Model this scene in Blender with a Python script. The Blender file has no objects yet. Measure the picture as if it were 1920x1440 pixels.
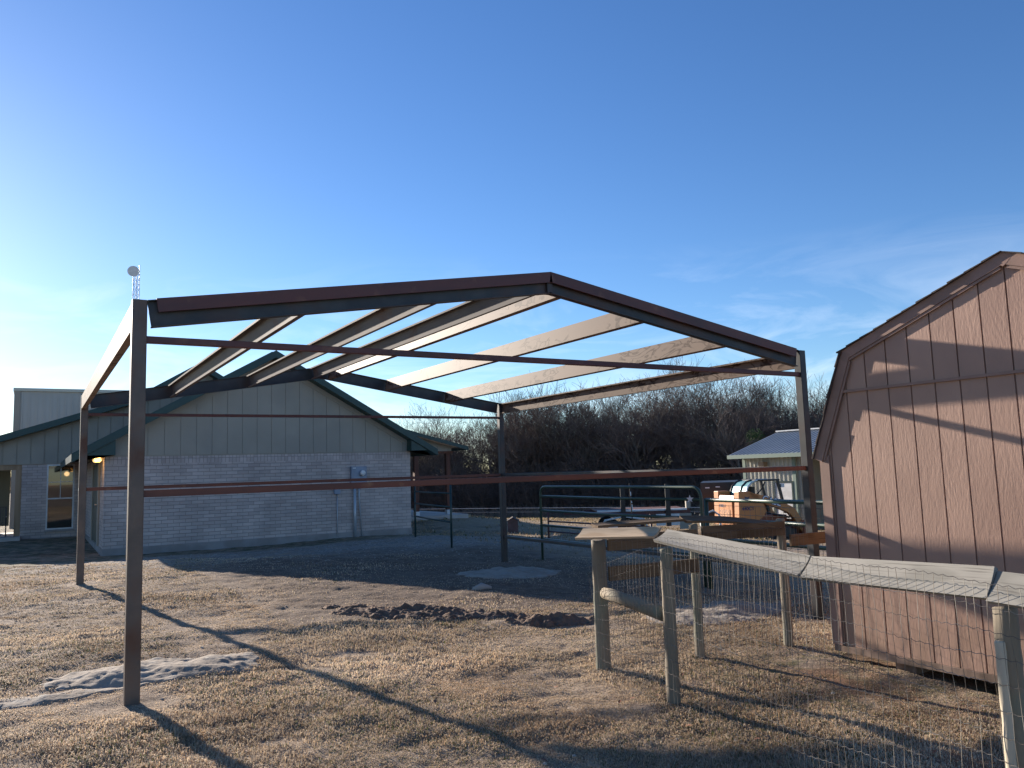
import bpy, math, random
import numpy as np
from mathutils import Vector, Matrix
R = math.radians
random.seed(7); RNG = np.random.default_rng(7)
sc = bpy.context.scene
COL = sc.collection

# ---------------------------------------------------------------- camera
YAW = R(31.2859); CA, SA = math.cos(YAW), math.sin(YAW)
EYE = Vector((-0.632, -6.305, 1.55))
PITCH, ROLL = R(6.2216), R(1.8143)
vx = Vector((CA, -SA, 0)); vy = Vector((SA, CA, 0)); vz = Vector((0, 0, 1))
fwd = vy*math.cos(PITCH) + vz*math.sin(PITCH)
up0 = -vy*math.sin(PITCH) + vz*math.cos(PITCH)
rgt = vx*math.cos(ROLL) - up0*math.sin(ROLL)
upv = vx*math.sin(ROLL) + up0*math.cos(ROLL)
cd = bpy.data.cameras.new('camera'); cam = bpy.data.objects.new('camera', cd); COL.objects.link(cam)
cd.sensor_width = 36; cd.lens = 1477.35/1920*36; cd.clip_start = .05; cd.clip_end = 3000
cam.matrix_world = Matrix(((rgt.x, upv.x, -fwd.x, EYE.x), (rgt.y, upv.y, -fwd.y, EYE.y), (rgt.z, upv.z, -fwd.z, EYE.z), (0, 0, 0, 1)))
sc.camera = cam
def V(X, Y):                      # metres right / ahead of the camera -> site axes
    return (X*CA + Y*SA + EYE.x, -X*SA + Y*CA + EYE.y)

# ---------------------------------------------------------------- light
SUN_EL = R(15.9); SX, SY = -.190, .982
sd = Vector((SX*math.cos(SUN_EL), SY*math.cos(SUN_EL), math.sin(SUN_EL)))
ld = bpy.data.lights.new('sun', 'SUN'); ld.energy = 5.0; ld.angle = R(.53); ld.color = (1, .89, .77)
lo = bpy.data.objects.new('sun', ld); COL.objects.link(lo); lo.rotation_euler = sd.to_track_quat('Z', 'Y').to_euler(); lo.location = (0, 0, 30)
w = bpy.data.worlds.new('World'); sc.world = w; w.use_nodes = True
nt = w.node_tree; bg = nt.nodes['Background']; bg.inputs['Strength'].default_value = .088
sky = nt.nodes.new('ShaderNodeTexSky'); sky.sky_type = 'NISHITA'; sky.sun_disc = False
sky.sun_elevation = SUN_EL; sky.sun_rotation = math.atan2(SX, SY)
sky.altitude = 200; sky.air_density = 1.0; sky.dust_density = .14; sky.ozone_density = 4.0
# thin cirrus, low in the sky
tc = nt.nodes.new('ShaderNodeTexCoord')
mp = nt.nodes.new('ShaderNodeMapping'); mp.inputs['Scale'].default_value = (2.2, 2.2, 9); mp.inputs['Rotation'].default_value = (.25, .3, .2)
nz = nt.nodes.new('ShaderNodeTexNoise'); nz.inputs['Scale'].default_value = 2.2; nz.inputs['Detail'].default_value = 8; nz.inputs['Roughness'].default_value = .6; nz.inputs['Distortion'].default_value = .9
cr = nt.nodes.new('ShaderNodeMapRange'); cr.inputs[1].default_value = .47; cr.inputs[2].default_value = .78; cr.inputs[3].default_value = 0; cr.inputs[4].default_value = .38
sp = nt.nodes.new('ShaderNodeSeparateXYZ')
el = nt.nodes.new('ShaderNodeMapRange'); el.inputs[1].default_value = .27; el.inputs[2].default_value = .10; el.inputs[3].default_value = 0; el.inputs[4].default_value = 1
mu = nt.nodes.new('ShaderNodeMath'); mu.operation = 'MULTIPLY'
mx = nt.nodes.new('ShaderNodeMix'); mx.data_type = 'RGBA'; mx.inputs[7].default_value = (8.5, 8.8, 9.4, 1)
L = nt.links.new
L(tc.outputs['Generated'], mp.inputs[0]); L(mp.outputs[0], nz.inputs['Vector']); L(nz.outputs[0], cr.inputs[0])
L(tc.outputs['Generated'], sp.inputs[0]); L(sp.outputs[2], el.inputs[0])
L(cr.outputs[0], mu.inputs[0]); L(el.outputs[0], mu.inputs[1]); L(mu.outputs[0], mx.inputs[0])
hs_ = nt.nodes.new('ShaderNodeHueSaturation'); hs_.inputs['Saturation'].default_value = 1.12; hs_.inputs['Hue'].default_value = .508; L(sky.outputs[0], hs_.inputs['Color']); L(hs_.outputs[0], mx.inputs[6]); L(mx.outputs[2], bg.inputs['Color'])
vs = sc.view_settings; vs.view_transform = 'Standard'; vs.look = 'None'; vs.gamma = 1; vs.exposure = 1.02; vs.use_curve_mapping = False

# ---------------------------------------------------------------- materials
def mat(name, base, rough=.8, metal=0, spec=.5, c2=None, scale=5, mask=(.4, .6), detail=6, stretch=(1, 1, 1), coord='lc',
        bump=0, bscale=40, bstretch=None, dist=0, c3=None, c3scale=2, c3mask=(.5, .7), emit=None, roughvar=0):
    m = bpy.data.materials.new(name); m.use_nodes = True; n = m.node_tree; b = n.nodes['Principled BSDF']
    b.inputs['Base Color'].default_value = (*base, 1); b.inputs['Roughness'].default_value = rough
    b.inputs['Metallic'].default_value = metal; b.inputs['Specular IOR Level'].default_value = spec
    def co(st):
        if coord == 'lc':
            a = n.nodes.new('ShaderNodeAttribute'); a.attribute_name = 'lc'; o = a.outputs['Vector']
        else:
            a = n.nodes.new('ShaderNodeTexCoord'); o = a.outputs['Object']
        mpn = n.nodes.new('ShaderNodeMapping'); mpn.inputs['Scale'].default_value = st; n.links.new(o, mpn.inputs[0]); return mpn.outputs[0]
    def noise(sc_, st, det=6, di=0):
        t = n.nodes.new('ShaderNodeTexNoise'); t.inputs['Scale'].default_value = sc_; t.inputs['Detail'].default_value = det; t.inputs['Distortion'].default_value = di
        n.links.new(co(st), t.inputs['Vector']); return t.outputs[0]
    def ramp(o, lo_, hi):
        r = n.nodes.new('ShaderNodeMapRange'); r.inputs[1].default_value = lo_; r.inputs[2].default_value = hi; n.links.new(o, r.inputs[0]); return r.outputs[0]
    cur = None
    if c2:
        x = n.nodes.new('ShaderNodeMix'); x.data_type = 'RGBA'; x.inputs[6].default_value = (*base, 1); x.inputs[7].default_value = (*c2, 1)
        f = ramp(noise(scale, stretch, detail, dist), *mask); n.links.new(f, x.inputs[0]); cur = x.outputs[2]
        if roughvar:
            rr = n.nodes.new('ShaderNodeMapRange'); rr.inputs[3].default_value = rough; rr.inputs[4].default_value = rough+roughvar; n.links.new(f, rr.inputs[0]); n.links.new(rr.outputs[0], b.inputs['Roughness'])
    if c3:
        x = n.nodes.new('ShaderNodeMix'); x.data_type = 'RGBA'; x.inputs[7].default_value = (*c3, 1)
        if cur: n.links.new(cur, x.inputs[6])
        else: x.inputs[6].default_value = (*base, 1)
        n.links.new(ramp(noise(c3scale, (1, 1, 1), 4), *c3mask), x.inputs[0]); cur = x.outputs[2]
    if cur: n.links.new(cur, b.inputs['Base Color'])
    if bump:
        bp = n.nodes.new('ShaderNodeBump'); bp.inputs['Strength'].default_value = 1; bp.inputs['Distance'].default_value = bump
        n.links.new(noise(bscale, bstretch or stretch, 5, dist), bp.inputs['Height']); n.links.new(bp.outputs[0], b.inputs['Normal'])
    if emit:
        b.inputs['Emission Color'].default_value = (*emit[0], 1); b.inputs['Emission Strength'].default_value = emit[1]
    return m
M = {}
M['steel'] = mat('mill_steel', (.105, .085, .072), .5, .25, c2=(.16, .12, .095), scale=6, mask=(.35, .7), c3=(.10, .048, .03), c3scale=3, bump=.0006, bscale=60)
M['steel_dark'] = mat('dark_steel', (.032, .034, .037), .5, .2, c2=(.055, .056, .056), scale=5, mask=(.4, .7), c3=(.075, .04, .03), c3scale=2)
M['red'] = mat('red_primer', (.115, .038, .03), .5, .1, c2=(.075, .03, .028), scale=5, mask=(.4, .65), stretch=(1, 1, .3), c3=(.20, .09, .05), c3scale=6, c3mask=(.6, .8))
M['redbright'] = mat('rusty_primer', (.17, .055, .032), .55, .1, c2=(.11, .042, .03), scale=4, stretch=(1, 1, .3), c3=(.25, .13, .07), c3scale=5, c3mask=(.62, .75))
# channel purlins: grey primer with brown stains
def purlin_mat():
    m = mat('stained_purlin_steel', (.19, .135, .10), .6, 0, spec=.12)
    n = m.node_tree; b = n.nodes['Principled BSDF']
    a = n.nodes.new('ShaderNodeAttribute'); a.attribute_name = 'lc'
    def mpn(s):
        q = n.nodes.new('ShaderNodeMapping'); q.inputs['Scale'].default_value = s; n.links.new(a.outputs['Vector'], q.inputs[0]); return q.outputs[0]
    t = n.nodes.new('ShaderNodeTexNoise'); t.inputs['Scale'].default_value = 3.2; t.inputs['Detail'].default_value = 2; t.inputs['Distortion'].default_value = 1.6; n.links.new(mpn((2, 2, .9)), t.inputs['Vector'])
    k = n.nodes.new('ShaderNodeMath'); k.operation = 'MULTIPLY'; k.inputs[1].default_value = 17; n.links.new(t.outputs[0], k.inputs[0])
    s = n.nodes.new('ShaderNodeMath'); s.operation = 'SINE'; n.links.new(k.outputs[0], s.inputs[0])
    r = n.nodes.new('ShaderNodeMapRange'); r.inputs[1].default_value = .45; r.inputs[2].default_value = 1.0; n.links.new(s.outputs[0], r.inputs[0])
    t2 = n.nodes.new('ShaderNodeTexNoise'); t2.inputs['Scale'].default_value = 2; n.links.new(mpn((1, 1, .7)), t2.inputs['Vector'])
    r2 = n.nodes.new('ShaderNodeMapRange'); r2.inputs[1].default_value = .42; r2.inputs[2].default_value = .52; n.links.new(t2.outputs[0], r2.inputs[0])
    f = n.nodes.new('ShaderNodeMath'); f.operation = 'MULTIPLY'; n.links.new(r.outputs[0], f.inputs[0]); n.links.new(r2.outputs[0], f.inputs[1])
    x = n.nodes.new('ShaderNodeMix'); x.data_type = 'RGBA'; x.inputs[6].default_value = (.20, .14, .10, 1); x.inputs[7].default_value = (.055, .026, .013, 1)
    n.links.new(f.outputs[0], x.inputs[0]); n.links.new(x.outputs[2], b.inputs['Base Color'])
    return m
M['purlin'] = purlin_mat()
M['green_trim'] = mat('green_metal_trim', (.010, .045, .042), .45, 0, c2=(.014, .055, .05), scale=3, coord='o')
M['green_roof'] = mat('green_metal_roof', (.025, .06, .052), .42, .1, c2=(.03, .07, .06), scale=2, coord='o')
M['siding'] = mat('grey_green_siding', (.36, .325, .265), .75, c2=(.32, .29, .235), scale=1.2, mask=(.3, .7), coord='o', c3=(.29, .265, .22), c3scale=.7, bump=.0015, bscale=90, bstretch=(1, 1, .08))
M['slab'] = mat('foundation_concrete', (.33, .30, .28), .9, c2=(.26, .23, .21), scale=2, coord='o', bump=.002, bscale=40)
M['patio'] = mat('patio_concrete', (.55, .50, .44), .85, c2=(.45, .40, .35), scale=1.5, coord='o', bump=.001)
M['cedar'] = mat('stained_cedar', (.16, .055, .028), .7, c2=(.10, .035, .02), scale=8, stretch=(1, 1, .1), bump=.001, bscale=60, bstretch=(1, 1, .05))
M['tan_trim'] = mat('tan_wood_trim', (.36, .24, .14), .7, c2=(.28, .18, .10), scale=6, stretch=(1, 1, .1))
M['white'] = mat('white_paint', (.72, .72, .70), .5, c2=(.6, .6, .58), scale=3)
M['elec'] = mat('grey_meter_paint', (.20, .25, .33), .4, .2, c2=(.17, .21, .28), scale=4)
M['conduit'] = mat('grey_conduit', (.42, .45, .48), .4, .3)
M['doorgreen'] = mat('dark_green_door_paint', (.03, .045, .035), .5)
M['black'] = mat('black_paint', (.012, .012, .013), .45, c2=(.02, .019, .018), scale=3)
M['rubber'] = mat('black_rubber', (.014, .014, .014), .85, c2=(.05, .045, .04), scale=8, mask=(.5, .8))
M['wire'] = mat('galvanised_wire', (.24, .225, .20), .5, .5, c2=(.12, .10, .08), scale=3)
M['gate'] = mat('green_gate_paint', (.035, .065, .045), .38, .1, c2=(.05, .085, .06), scale=3, c3=(.10, .075, .05), c3scale=4, c3mask=(.62, .75))
M['orange'] = mat('orange_machine_paint', (.50, .19, .05), .42, 0, c2=(.40, .15, .045), scale=2, mask=(.4, .8), c3=(.42, .17, .07), c3scale=6, c3mask=(.62, .8))
M['orange_dirty'] = mat('dark_orange_paint', (.30, .06, .02), .5, c2=(.2, .05, .02), scale=4)
M['chrome'] = mat('polished_canopy_metal', (.16, .34, .34), .5, .2, c2=(.12, .30, .32), scale=5, mask=(.42, .6), dist=1)
M['alu'] = mat('bare_metal', (.6, .6, .6), .35, .8)
M['treated'] = mat('weathered_round_post', (.27, .22, .155), .85, c2=(.17, .14, .10), scale=7, stretch=(1, 1, .12), mask=(.35, .65), c3=(.19, .21, .155), c3scale=2.5, bump=.004, bscale=30, bstretch=(1.6, 1.6, .07))
def woodmat(name, c1, c2, crack, rings=26, bump=.0015):
    m = bpy.data.materials.new(name); m.use_nodes = True; n = m.node_tree; b = n.nodes['Principled BSDF']; b.inputs['Roughness'].default_value = .85; b.inputs['Specular IOR Level'].default_value = .2
    a = n.nodes.new('ShaderNodeAttribute'); a.attribute_name = 'lc'
    def mpn(s):
        q = n.nodes.new('ShaderNodeMapping'); q.inputs['Scale'].default_value = s; n.links.new(a.outputs['Vector'], q.inputs[0]); return q.outputs[0]
    def noi(s, sc_, d, di=0):
        t = n.nodes.new('ShaderNodeTexNoise'); t.inputs['Scale'].default_value = sc_; t.inputs['Detail'].default_value = d; t.inputs['Distortion'].default_value = di; n.links.new(mpn(s), t.inputs['Vector']); return t.outputs[0]
    def rng(o, a_, c_, lo_=0, hi=1):
        r = n.nodes.new('ShaderNodeMapRange'); r.inputs[1].default_value = a_; r.inputs[2].default_value = c_; r.inputs[3].default_value = lo_; r.inputs[4].default_value = hi; n.links.new(o, r.inputs[0]); return r.outputs[0]
    def mix(f, p, q):
        x = n.nodes.new('ShaderNodeMix'); x.data_type = 'RGBA'
        for i, v in ((6, p), (7, q)):
            if isinstance(v, tuple): x.inputs[i].default_value = (*v, 1)
            else: n.links.new(v, x.inputs[i])
        n.links.new(f, x.inputs[0]); return x.outputs[2]
    g = noi((2.2, 1, .30), 3.4, 2, .7); k = n.nodes.new('ShaderNodeMath'); k.operation = 'MULTIPLY'; k.inputs[1].default_value = rings; n.links.new(g, k.inputs[0])
    s = n.nodes.new('ShaderNodeMath'); s.operation = 'SINE'; n.links.new(k.outputs[0], s.inputs[0])
    col = mix(rng(s.outputs[0], -.2, 1), c1, c2)
    col = mix(rng(noi((1, 1, .5), 3, 4), .4, .7, 0, .5), col, tuple(v*1.35 for v in c1))
    fib = noi((9, 9, .22), 16, 4, .3); col = mix(rng(fib, .56, .72, 0, .75), col, crack)
    n.links.new(col, b.inputs['Base Color']); bp = n.nodes.new('ShaderNodeBump'); bp.inputs['Distance'].default_value = bump; bp.invert = True; n.links.new(fib, bp.inputs['Height']); n.links.new(bp.outputs[0], b.inputs['Normal']); return m
M['sunlitstake'] = mat('sunlit_split_wood', (.55, .48, .36), .8, c2=(.38, .32, .23), scale=8, stretch=(1, 1, .1), bump=.002, bscale=40, bstretch=(1.5, 1.5, .07))  # sunlight on the split stake is put into its pale colour
M['greywood'] = woodmat('grey_weathered_board', (.26, .245, .215), (.20, .19, .165), (.06, .052, .045))
M['tanwood'] = woodmat('pale_new_board', (.50, .38, .255), (.40, .28, .17), (.20, .13, .08), bump=.0006)
M['brownwood'] = woodmat('brown_board', (.165, .112, .068), (.11, .07, .04), (.045, .03, .02), bump=.001)
M['bark'] = mat('winter_bark', (.12, .09, .072), .9, c2=(.17, .135, .11), scale=3, coord='o')
M['twig'] = mat('winter_twigs', (.17, .122, .10), .9, c2=(.11, .08, .065), scale=1.2, coord='o', c3=(.19, .16, .12), c3scale=.4, c3mask=(.5, .7))
M['twigpale'] = mat('pale_twigs', (.22, .17, .13), .9)
M['mistletoe'] = mat('mistletoe_leaves', (.07, .11, .02), .7)
M['brush'] = mat('winter_brush', (.13, .092, .075), .9, c2=(.09, .066, .054), scale=.8, coord='o')
M['shingle'] = mat('brown_shingles', (.06, .045, .042), .9, c2=(.09, .07, .06), scale=30, coord='o', bump=.003, bscale=120)
M['shedtrim'] = mat('shed_trim_paint', (.31, .185, .14), .6, c2=(.25, .15, .11), scale=3, bump=.0006, bscale=60)
M['shedwood'] = mat('shed_skid_wood', (.28, .19, .14), .85, c2=(.15, .10, .07), scale=8, stretch=(1, 1, .1))
M['doghouse'] = mat('dark_red_board', (.20, .10, .085), .8, c2=(.15, .075, .06), scale=4)
M['tin'] = mat('light_tin_siding', (.50, .48, .40), .45, .25, coord='o')
M['tinroof'] = mat('galvalume_roof', (.27, .30, .33), .45, .3, c2=(.22, .25, .28), scale=.6, coord='o')
M['palegreen'] = mat('pale_green_trim', (.22, .29, .23), .5)
M['metalbuilding'] = mat('pale_metal_siding', (.42, .41, .37), .5, .2, coord='o', c2=(.39, .38, .34), scale=.5)
M['lampglass'] = mat('lit_lamp_glass', (1, .6, .2), .4, emit=((1, .50, .12), 3.2))
M['curtain'] = mat('curtain_cloth', (.35, .30, .25), .9)
def glass_mat():
    m = mat('dark_window_glass', (.02, .022, .02), .03, 0, spec=1.0)
    return m
M['glass'] = glass_mat()

def brick_mat():
    m = bpy.data.materials.new('painted_brick'); m.use_nodes = True; n = m.node_tree; b = n.nodes['Principled BSDF']; b.inputs['Roughness'].default_value = .85
    tcn = n.nodes.new('ShaderNodeTexCoord'); s = n.nodes.new('ShaderNodeSeparateXYZ'); n.links.new(tcn.outputs['Object'], s.inputs[0])
    ad = n.nodes.new('ShaderNodeMath'); n.links.new(s.outputs[0], ad.inputs[0]); n.links.new(s.outputs[1], ad.inputs[1])
    c = n.nodes.new('ShaderNodeCombineXYZ'); n.links.new(ad.outputs[0], c.inputs[0]); n.links.new(s.outputs[2], c.inputs[1])
    wn = n.nodes.new('ShaderNodeTexNoise'); wn.inputs['Scale'].default_value = 6
    n.links.new(tcn.outputs['Object'], wn.inputs['Vector'])
    vm = n.nodes.new('ShaderNodeVectorMath'); vm.operation = 'MULTIPLY_ADD'; vm.inputs[1].default_value = (.006, .006, 0)
    n.links.new(wn.outputs['Color'], vm.inputs[0]); n.links.new(c.outputs[0], vm.inputs[2])
    t = n.nodes.new('ShaderNodeTexBrick'); n.links.new(vm.outputs[0], t.inputs['Vector'])
    t.inputs['Scale'].default_value = 1; t.inputs['Brick Width'].default_value = .30; t.inputs['Row Height'].default_value = .0965
    t.inputs['Mortar Size'].default_value = .0065; t.inputs['Mortar Smooth'].default_value = .3; t.inputs['Bias'].default_value = -.1
    t.inputs['Color1'].default_value = (.55, .465, .42, 1); t.inputs['Color2'].default_value = (.42, .35, .315, 1); t.inputs['Mortar'].default_value = (.30, .26, .235, 1)
    nzn = n.nodes.new('ShaderNodeTexNoise'); nzn.inputs['Scale'].default_value = 1.3; nzn.inputs['Detail'].default_value = 6; n.links.new(tcn.outputs['Object'], nzn.inputs['Vector'])
    r = n.nodes.new('ShaderNodeMapRange'); r.inputs[1].default_value = .35; r.inputs[2].default_value = .65; r.inputs[3].default_value = .84; r.inputs[4].default_value = 1.08; n.links.new(nzn.outputs[0], r.inputs[0])
    x = n.nodes.new('ShaderNodeVectorMath'); x.operation = 'SCALE'; n.links.new(t.outputs['Color'], x.inputs[0]); n.links.new(r.outputs[0], x.inputs['Scale']); n.links.new(x.outputs[0], b.inputs['Base Color'])
    bp = n.nodes.new('ShaderNodeBump'); bp.inputs['Distance'].default_value = .006; bp.invert = True; n.links.new(t.outputs['Fac'], bp.inputs['Height']); n.links.new(bp.outputs[0], b.inputs['Normal'])
    return m
M['brick'] = brick_mat()
def shed_mat():
    m = bpy.data.materials.new('embossed_shed_panel'); m.use_nodes = True; n = m.node_tree; b = n.nodes['Principled BSDF']; b.inputs['Roughness'].default_value = .55
    a = n.nodes.new('ShaderNodeAttribute'); a.attribute_name = 'lc'
    def mpn(s):
        q = n.nodes.new('ShaderNodeMapping'); q.inputs['Scale'].default_value = s; n.links.new(a.outputs['Vector'], q.inputs[0]); return q.outputs[0]
    def noi(s, sc_, d, di):
        t = n.nodes.new('ShaderNodeTexNoise'); t.inputs['Scale'].default_value = sc_; t.inputs['Detail'].default_value = d; t.inputs['Distortion'].default_value = di; n.links.new(mpn(s), t.inputs['Vector']); return t.outputs[0]
    g = noi((1, 1, .22), 6, 1.5, .8)
    k = n.nodes.new('ShaderNodeMath'); k.operation = 'MULTIPLY'; k.inputs[1].default_value = 46; n.links.new(g, k.inputs[0])
    s = n.nodes.new('ShaderNodeMath'); s.operation = 'SINE'; n.links.new(k.outputs[0], s.inputs[0])
    g2 = noi((1, 1, .22), 75, 3, .5)
    mm = n.nodes.new('ShaderNodeMath'); mm.operation = 'MULTIPLY_ADD'; mm.inputs[1].default_value = 1.4; n.links.new(g2, mm.inputs[0])
    hs = n.nodes.new('ShaderNodeMath'); hs.operation = 'MULTIPLY'; hs.inputs[1].default_value = .11; n.links.new(s.outputs[0], hs.inputs[0]); n.links.new(hs.outputs[0], mm.inputs[2])
    bp = n.nodes.new('ShaderNodeBump'); bp.inputs['Distance'].default_value = .0013; bp.inputs['Strength'].default_value = .9; n.links.new(mm.outputs[0], bp.inputs['Height']); n.links.new(bp.outputs[0], b.inputs['Normal'])
    x = n.nodes.new('ShaderNodeMix'); x.data_type = 'RGBA'; x.inputs[6].default_value = (.44, .27, .195, 1); x.inputs[7].default_value = (.36, .215, .155, 1)
    r = n.nodes.new('ShaderNodeMapRange'); r.inputs[1].default_value = .35; r.inputs[2].default_value = .65; n.links.new(noi((1, 1, 1), 1.5, 5, 0), r.inputs[0]); n.links.new(r.outputs[0], x.inputs[0])
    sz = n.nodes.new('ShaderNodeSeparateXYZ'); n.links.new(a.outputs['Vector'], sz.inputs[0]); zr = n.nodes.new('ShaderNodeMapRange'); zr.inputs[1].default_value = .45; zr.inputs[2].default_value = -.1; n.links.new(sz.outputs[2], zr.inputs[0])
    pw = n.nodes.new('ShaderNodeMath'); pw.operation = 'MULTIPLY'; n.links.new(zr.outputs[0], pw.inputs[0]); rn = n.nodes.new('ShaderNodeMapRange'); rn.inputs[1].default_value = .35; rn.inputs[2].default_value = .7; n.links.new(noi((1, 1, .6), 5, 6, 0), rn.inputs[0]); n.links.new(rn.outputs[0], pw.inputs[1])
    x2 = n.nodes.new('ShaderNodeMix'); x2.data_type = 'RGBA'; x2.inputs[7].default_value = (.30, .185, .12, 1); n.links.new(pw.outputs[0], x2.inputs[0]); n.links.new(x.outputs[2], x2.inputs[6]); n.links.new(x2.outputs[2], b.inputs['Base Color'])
    return m
M['shedpanel'] = shed_mat()

# ---------------------------------------------------------------- mesh builder
class MB:
    def __init__(s, T=None): s.v = []; s.f = []; s.c = []; s.T = T or Matrix.Identity(4); s.sm = False
    def add(s, vs, fs, lcs=None):
        o = len(s.v); s.v += [tuple(s.T @ Vector(q)) for q in vs]; s.c += [tuple(q) for q in (lcs or vs)]
        s.f += [tuple(i+o for i in f) for f in fs]
    def box(s, x0, x1, y0, y1, z0, z1):
        vs = [(x, y, z) for z in (z0, z1) for y in (y0, y1) for x in (x0, x1)]
        r = random.random()*9
        s.add(vs, [(0, 2, 3, 1), (4, 5, 7, 6), (0, 1, 5, 4), (2, 6, 7, 3), (0, 4, 6, 2), (1, 3, 7, 5)], [(a+r, b+r, c) for a, b, c in vs]); return s
    def beam(s, p0, p1, wd, h, up=(0, 0, 1), off=(0, 0), bev=0):
        p0 = Vector(p0); p1 = Vector(p1); d = (p1-p0); Ln = d.length; d.normalize(); upq = Vector(up)
        sx = d.cross(upq).normalized(); u = sx.cross(d).normalized()
        a, b = wd/2, h/2
        if bev: pts = [(-a+bev, -b), (a-bev, -b), (a, -b+bev), (a, b-bev), (a-bev, b), (-a+bev, b), (-a, b-bev), (-a, -b+bev)]
        else: pts = [(-a, -b), (a, -b), (a, b), (-a, b)]
        return s.prism(pts, p0 + sx*off[0] + u*off[1], sx, u, d, Ln)
    def prism(s, pts, o, ex, ey, ez, Ln, ref=None):
        o = Vector(o); n = len(pts); r = random.random()*9
        vs = [o+Vector(ex)*x+Vector(ey)*y for x, y in pts] + [o+Vector(ex)*x+Vector(ey)*y+Vector(ez)*Ln for x, y in pts]
        lc = [(x+r, y+r, 0) for x, y in pts]+[(x+r, y+r, Ln) for x, y in pts]
        # orientation
        hand = Vector(ex).cross(Vector(ey)).dot(Vector(ez)); ar = sum(pts[i][0]*pts[(i+1) % n][1]-pts[(i+1) % n][0]*pts[i][1] for i in range(n))
        fs = [tuple(range(n))[::-1], tuple(range(n, 2*n))]+[(i, (i+1) % n, (i+1) % n+n, i+n) for i in range(n)]
        if hand*ar < 0: fs = [f[::-1] for f in fs]
        s.add(vs, fs, lc); return s
    def tube(s, pts, rad, n=8, cap=True):
        pts = [Vector(p) for p in pts]; rs = rad if isinstance(rad, (list, tuple)) else [rad]*len(pts)
        vs = []; lc = []; L_ = 0; r0 = random.random()*9; ref = None
        for i, p in enumerate(pts):
            d = (pts[min(i+1, len(pts)-1)]-pts[max(i-1, 0)]).normalized()
            if ref is None: ref = Vector((0, 0, 1)) if abs(d.z) < .9 else Vector((1, 0, 0))
            a = d.cross(ref).normalized(); b = a.cross(d).normalized(); ref = b
            if i: L_ += (p-pts[i-1]).length
            for k in range(n):
                t = 2*math.pi*k/n; vs.append(p+(a*math.cos(t)+b*math.sin(t))*rs[i]); lc.append((math.cos(t)*rs[i]+r0, math.sin(t)*rs[i]+r0, L_))
        fs = []
        for i in range(len(pts)-1):
            for k in range(n): fs.append((i*n+k, (i+1)*n+k, (i+1)*n+(k+1) % n, i*n+(k+1) % n))
        if cap: fs.append(tuple(range(n))); fs.append(tuple(range((len(pts)-1)*n, len(pts)*n))[::-1])
        s.add(vs, fs, lc); return s
    def build(s, name, m, parent=None, org=None, smooth=False, bevel=0):
        me = bpy.data.meshes.new(name); P = Vector((0, 0, 0))
        if parent is not None:
            p = parent
            while p.parent: p = p.parent
            P = p.location
        elif org is not None: P = Vector(org)
        else:
            arr = np.array(s.v); P = Vector(((arr[:, 0].min()+arr[:, 0].max())/2, (arr[:, 1].min()+arr[:, 1].max())/2, arr[:, 2].min()))
        me.from_pydata([(x-P[0], y-P[1], z-P[2]) for x, y, z in s.v], [], s.f)
        at = me.attributes.new('lc', 'FLOAT_VECTOR', 'POINT'); at.data.foreach_set('vector', np.array(s.c, dtype='f').ravel())
        me.materials.append(M[m] if isinstance(m, str) else m)
        if smooth: me.polygons.foreach_set('use_smooth', [True]*len(me.polygons))
        me.update()
        o = bpy.data.objects.new(name, me); COL.objects.link(o)
        if parent is not None: o.parent = parent
        else: o.location = P
        if bevel:
            b = o.modifiers.new('bevel', 'BEVEL'); b.width = bevel; b.segments = 2; b.limit_method = 'ANGLE'
        return o
def tag(o, label=None, cat=None, group=None, kind=None):
    if label: o['label'] = label
    if cat: o['category'] = cat
    if group: o['group'] = group
    if kind: o['kind'] = kind
    return o
def thing(name, loc, label, cat, group=None):
    o = bpy.data.objects.new(name, None); COL.objects.link(o); o.location = loc; o.empty_display_size = .2
    return tag(o, label, cat, group)
def bx(name, m, parent, *b, **k): return MB().box(*b).build(name, m, parent, **k)

# ---------------------------------------------------------------- terrain
def vnoise(x, y, seed=0):
    xi = np.floor(x).astype(np.int64); yi = np.floor(y).astype(np.int64); fx = x-xi; fy = y-yi
    fx = fx*fx*(3-2*fx); fy = fy*fy*(3-2*fy)
    def h(a, b):
        n_ = (a*374761393 + b*668265263 + seed*982451653) & 0x7fffffff
        n_ = ((n_ ^ (n_ >> 13))*1274126177) & 0x7fffffff
        return ((n_ ^ (n_ >> 16)) & 0xffff)/65535.0
    return (h(xi, yi)*(1-fx)+h(xi+1, yi)*fx)*(1-fy)+(h(xi, yi+1)*(1-fx)+h(xi+1, yi+1)*fx)*fy
def fbm(x, y, sc_, o=3, seed=0):
    r = 0; a = 1; t = 0
    for i in range(o): r = r+a*vnoise(x*sc_*2**i+17.3*i, y*sc_*2**i+9.1*i, seed+i); t += a; a *= .5
    return r/t-.5
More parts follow.
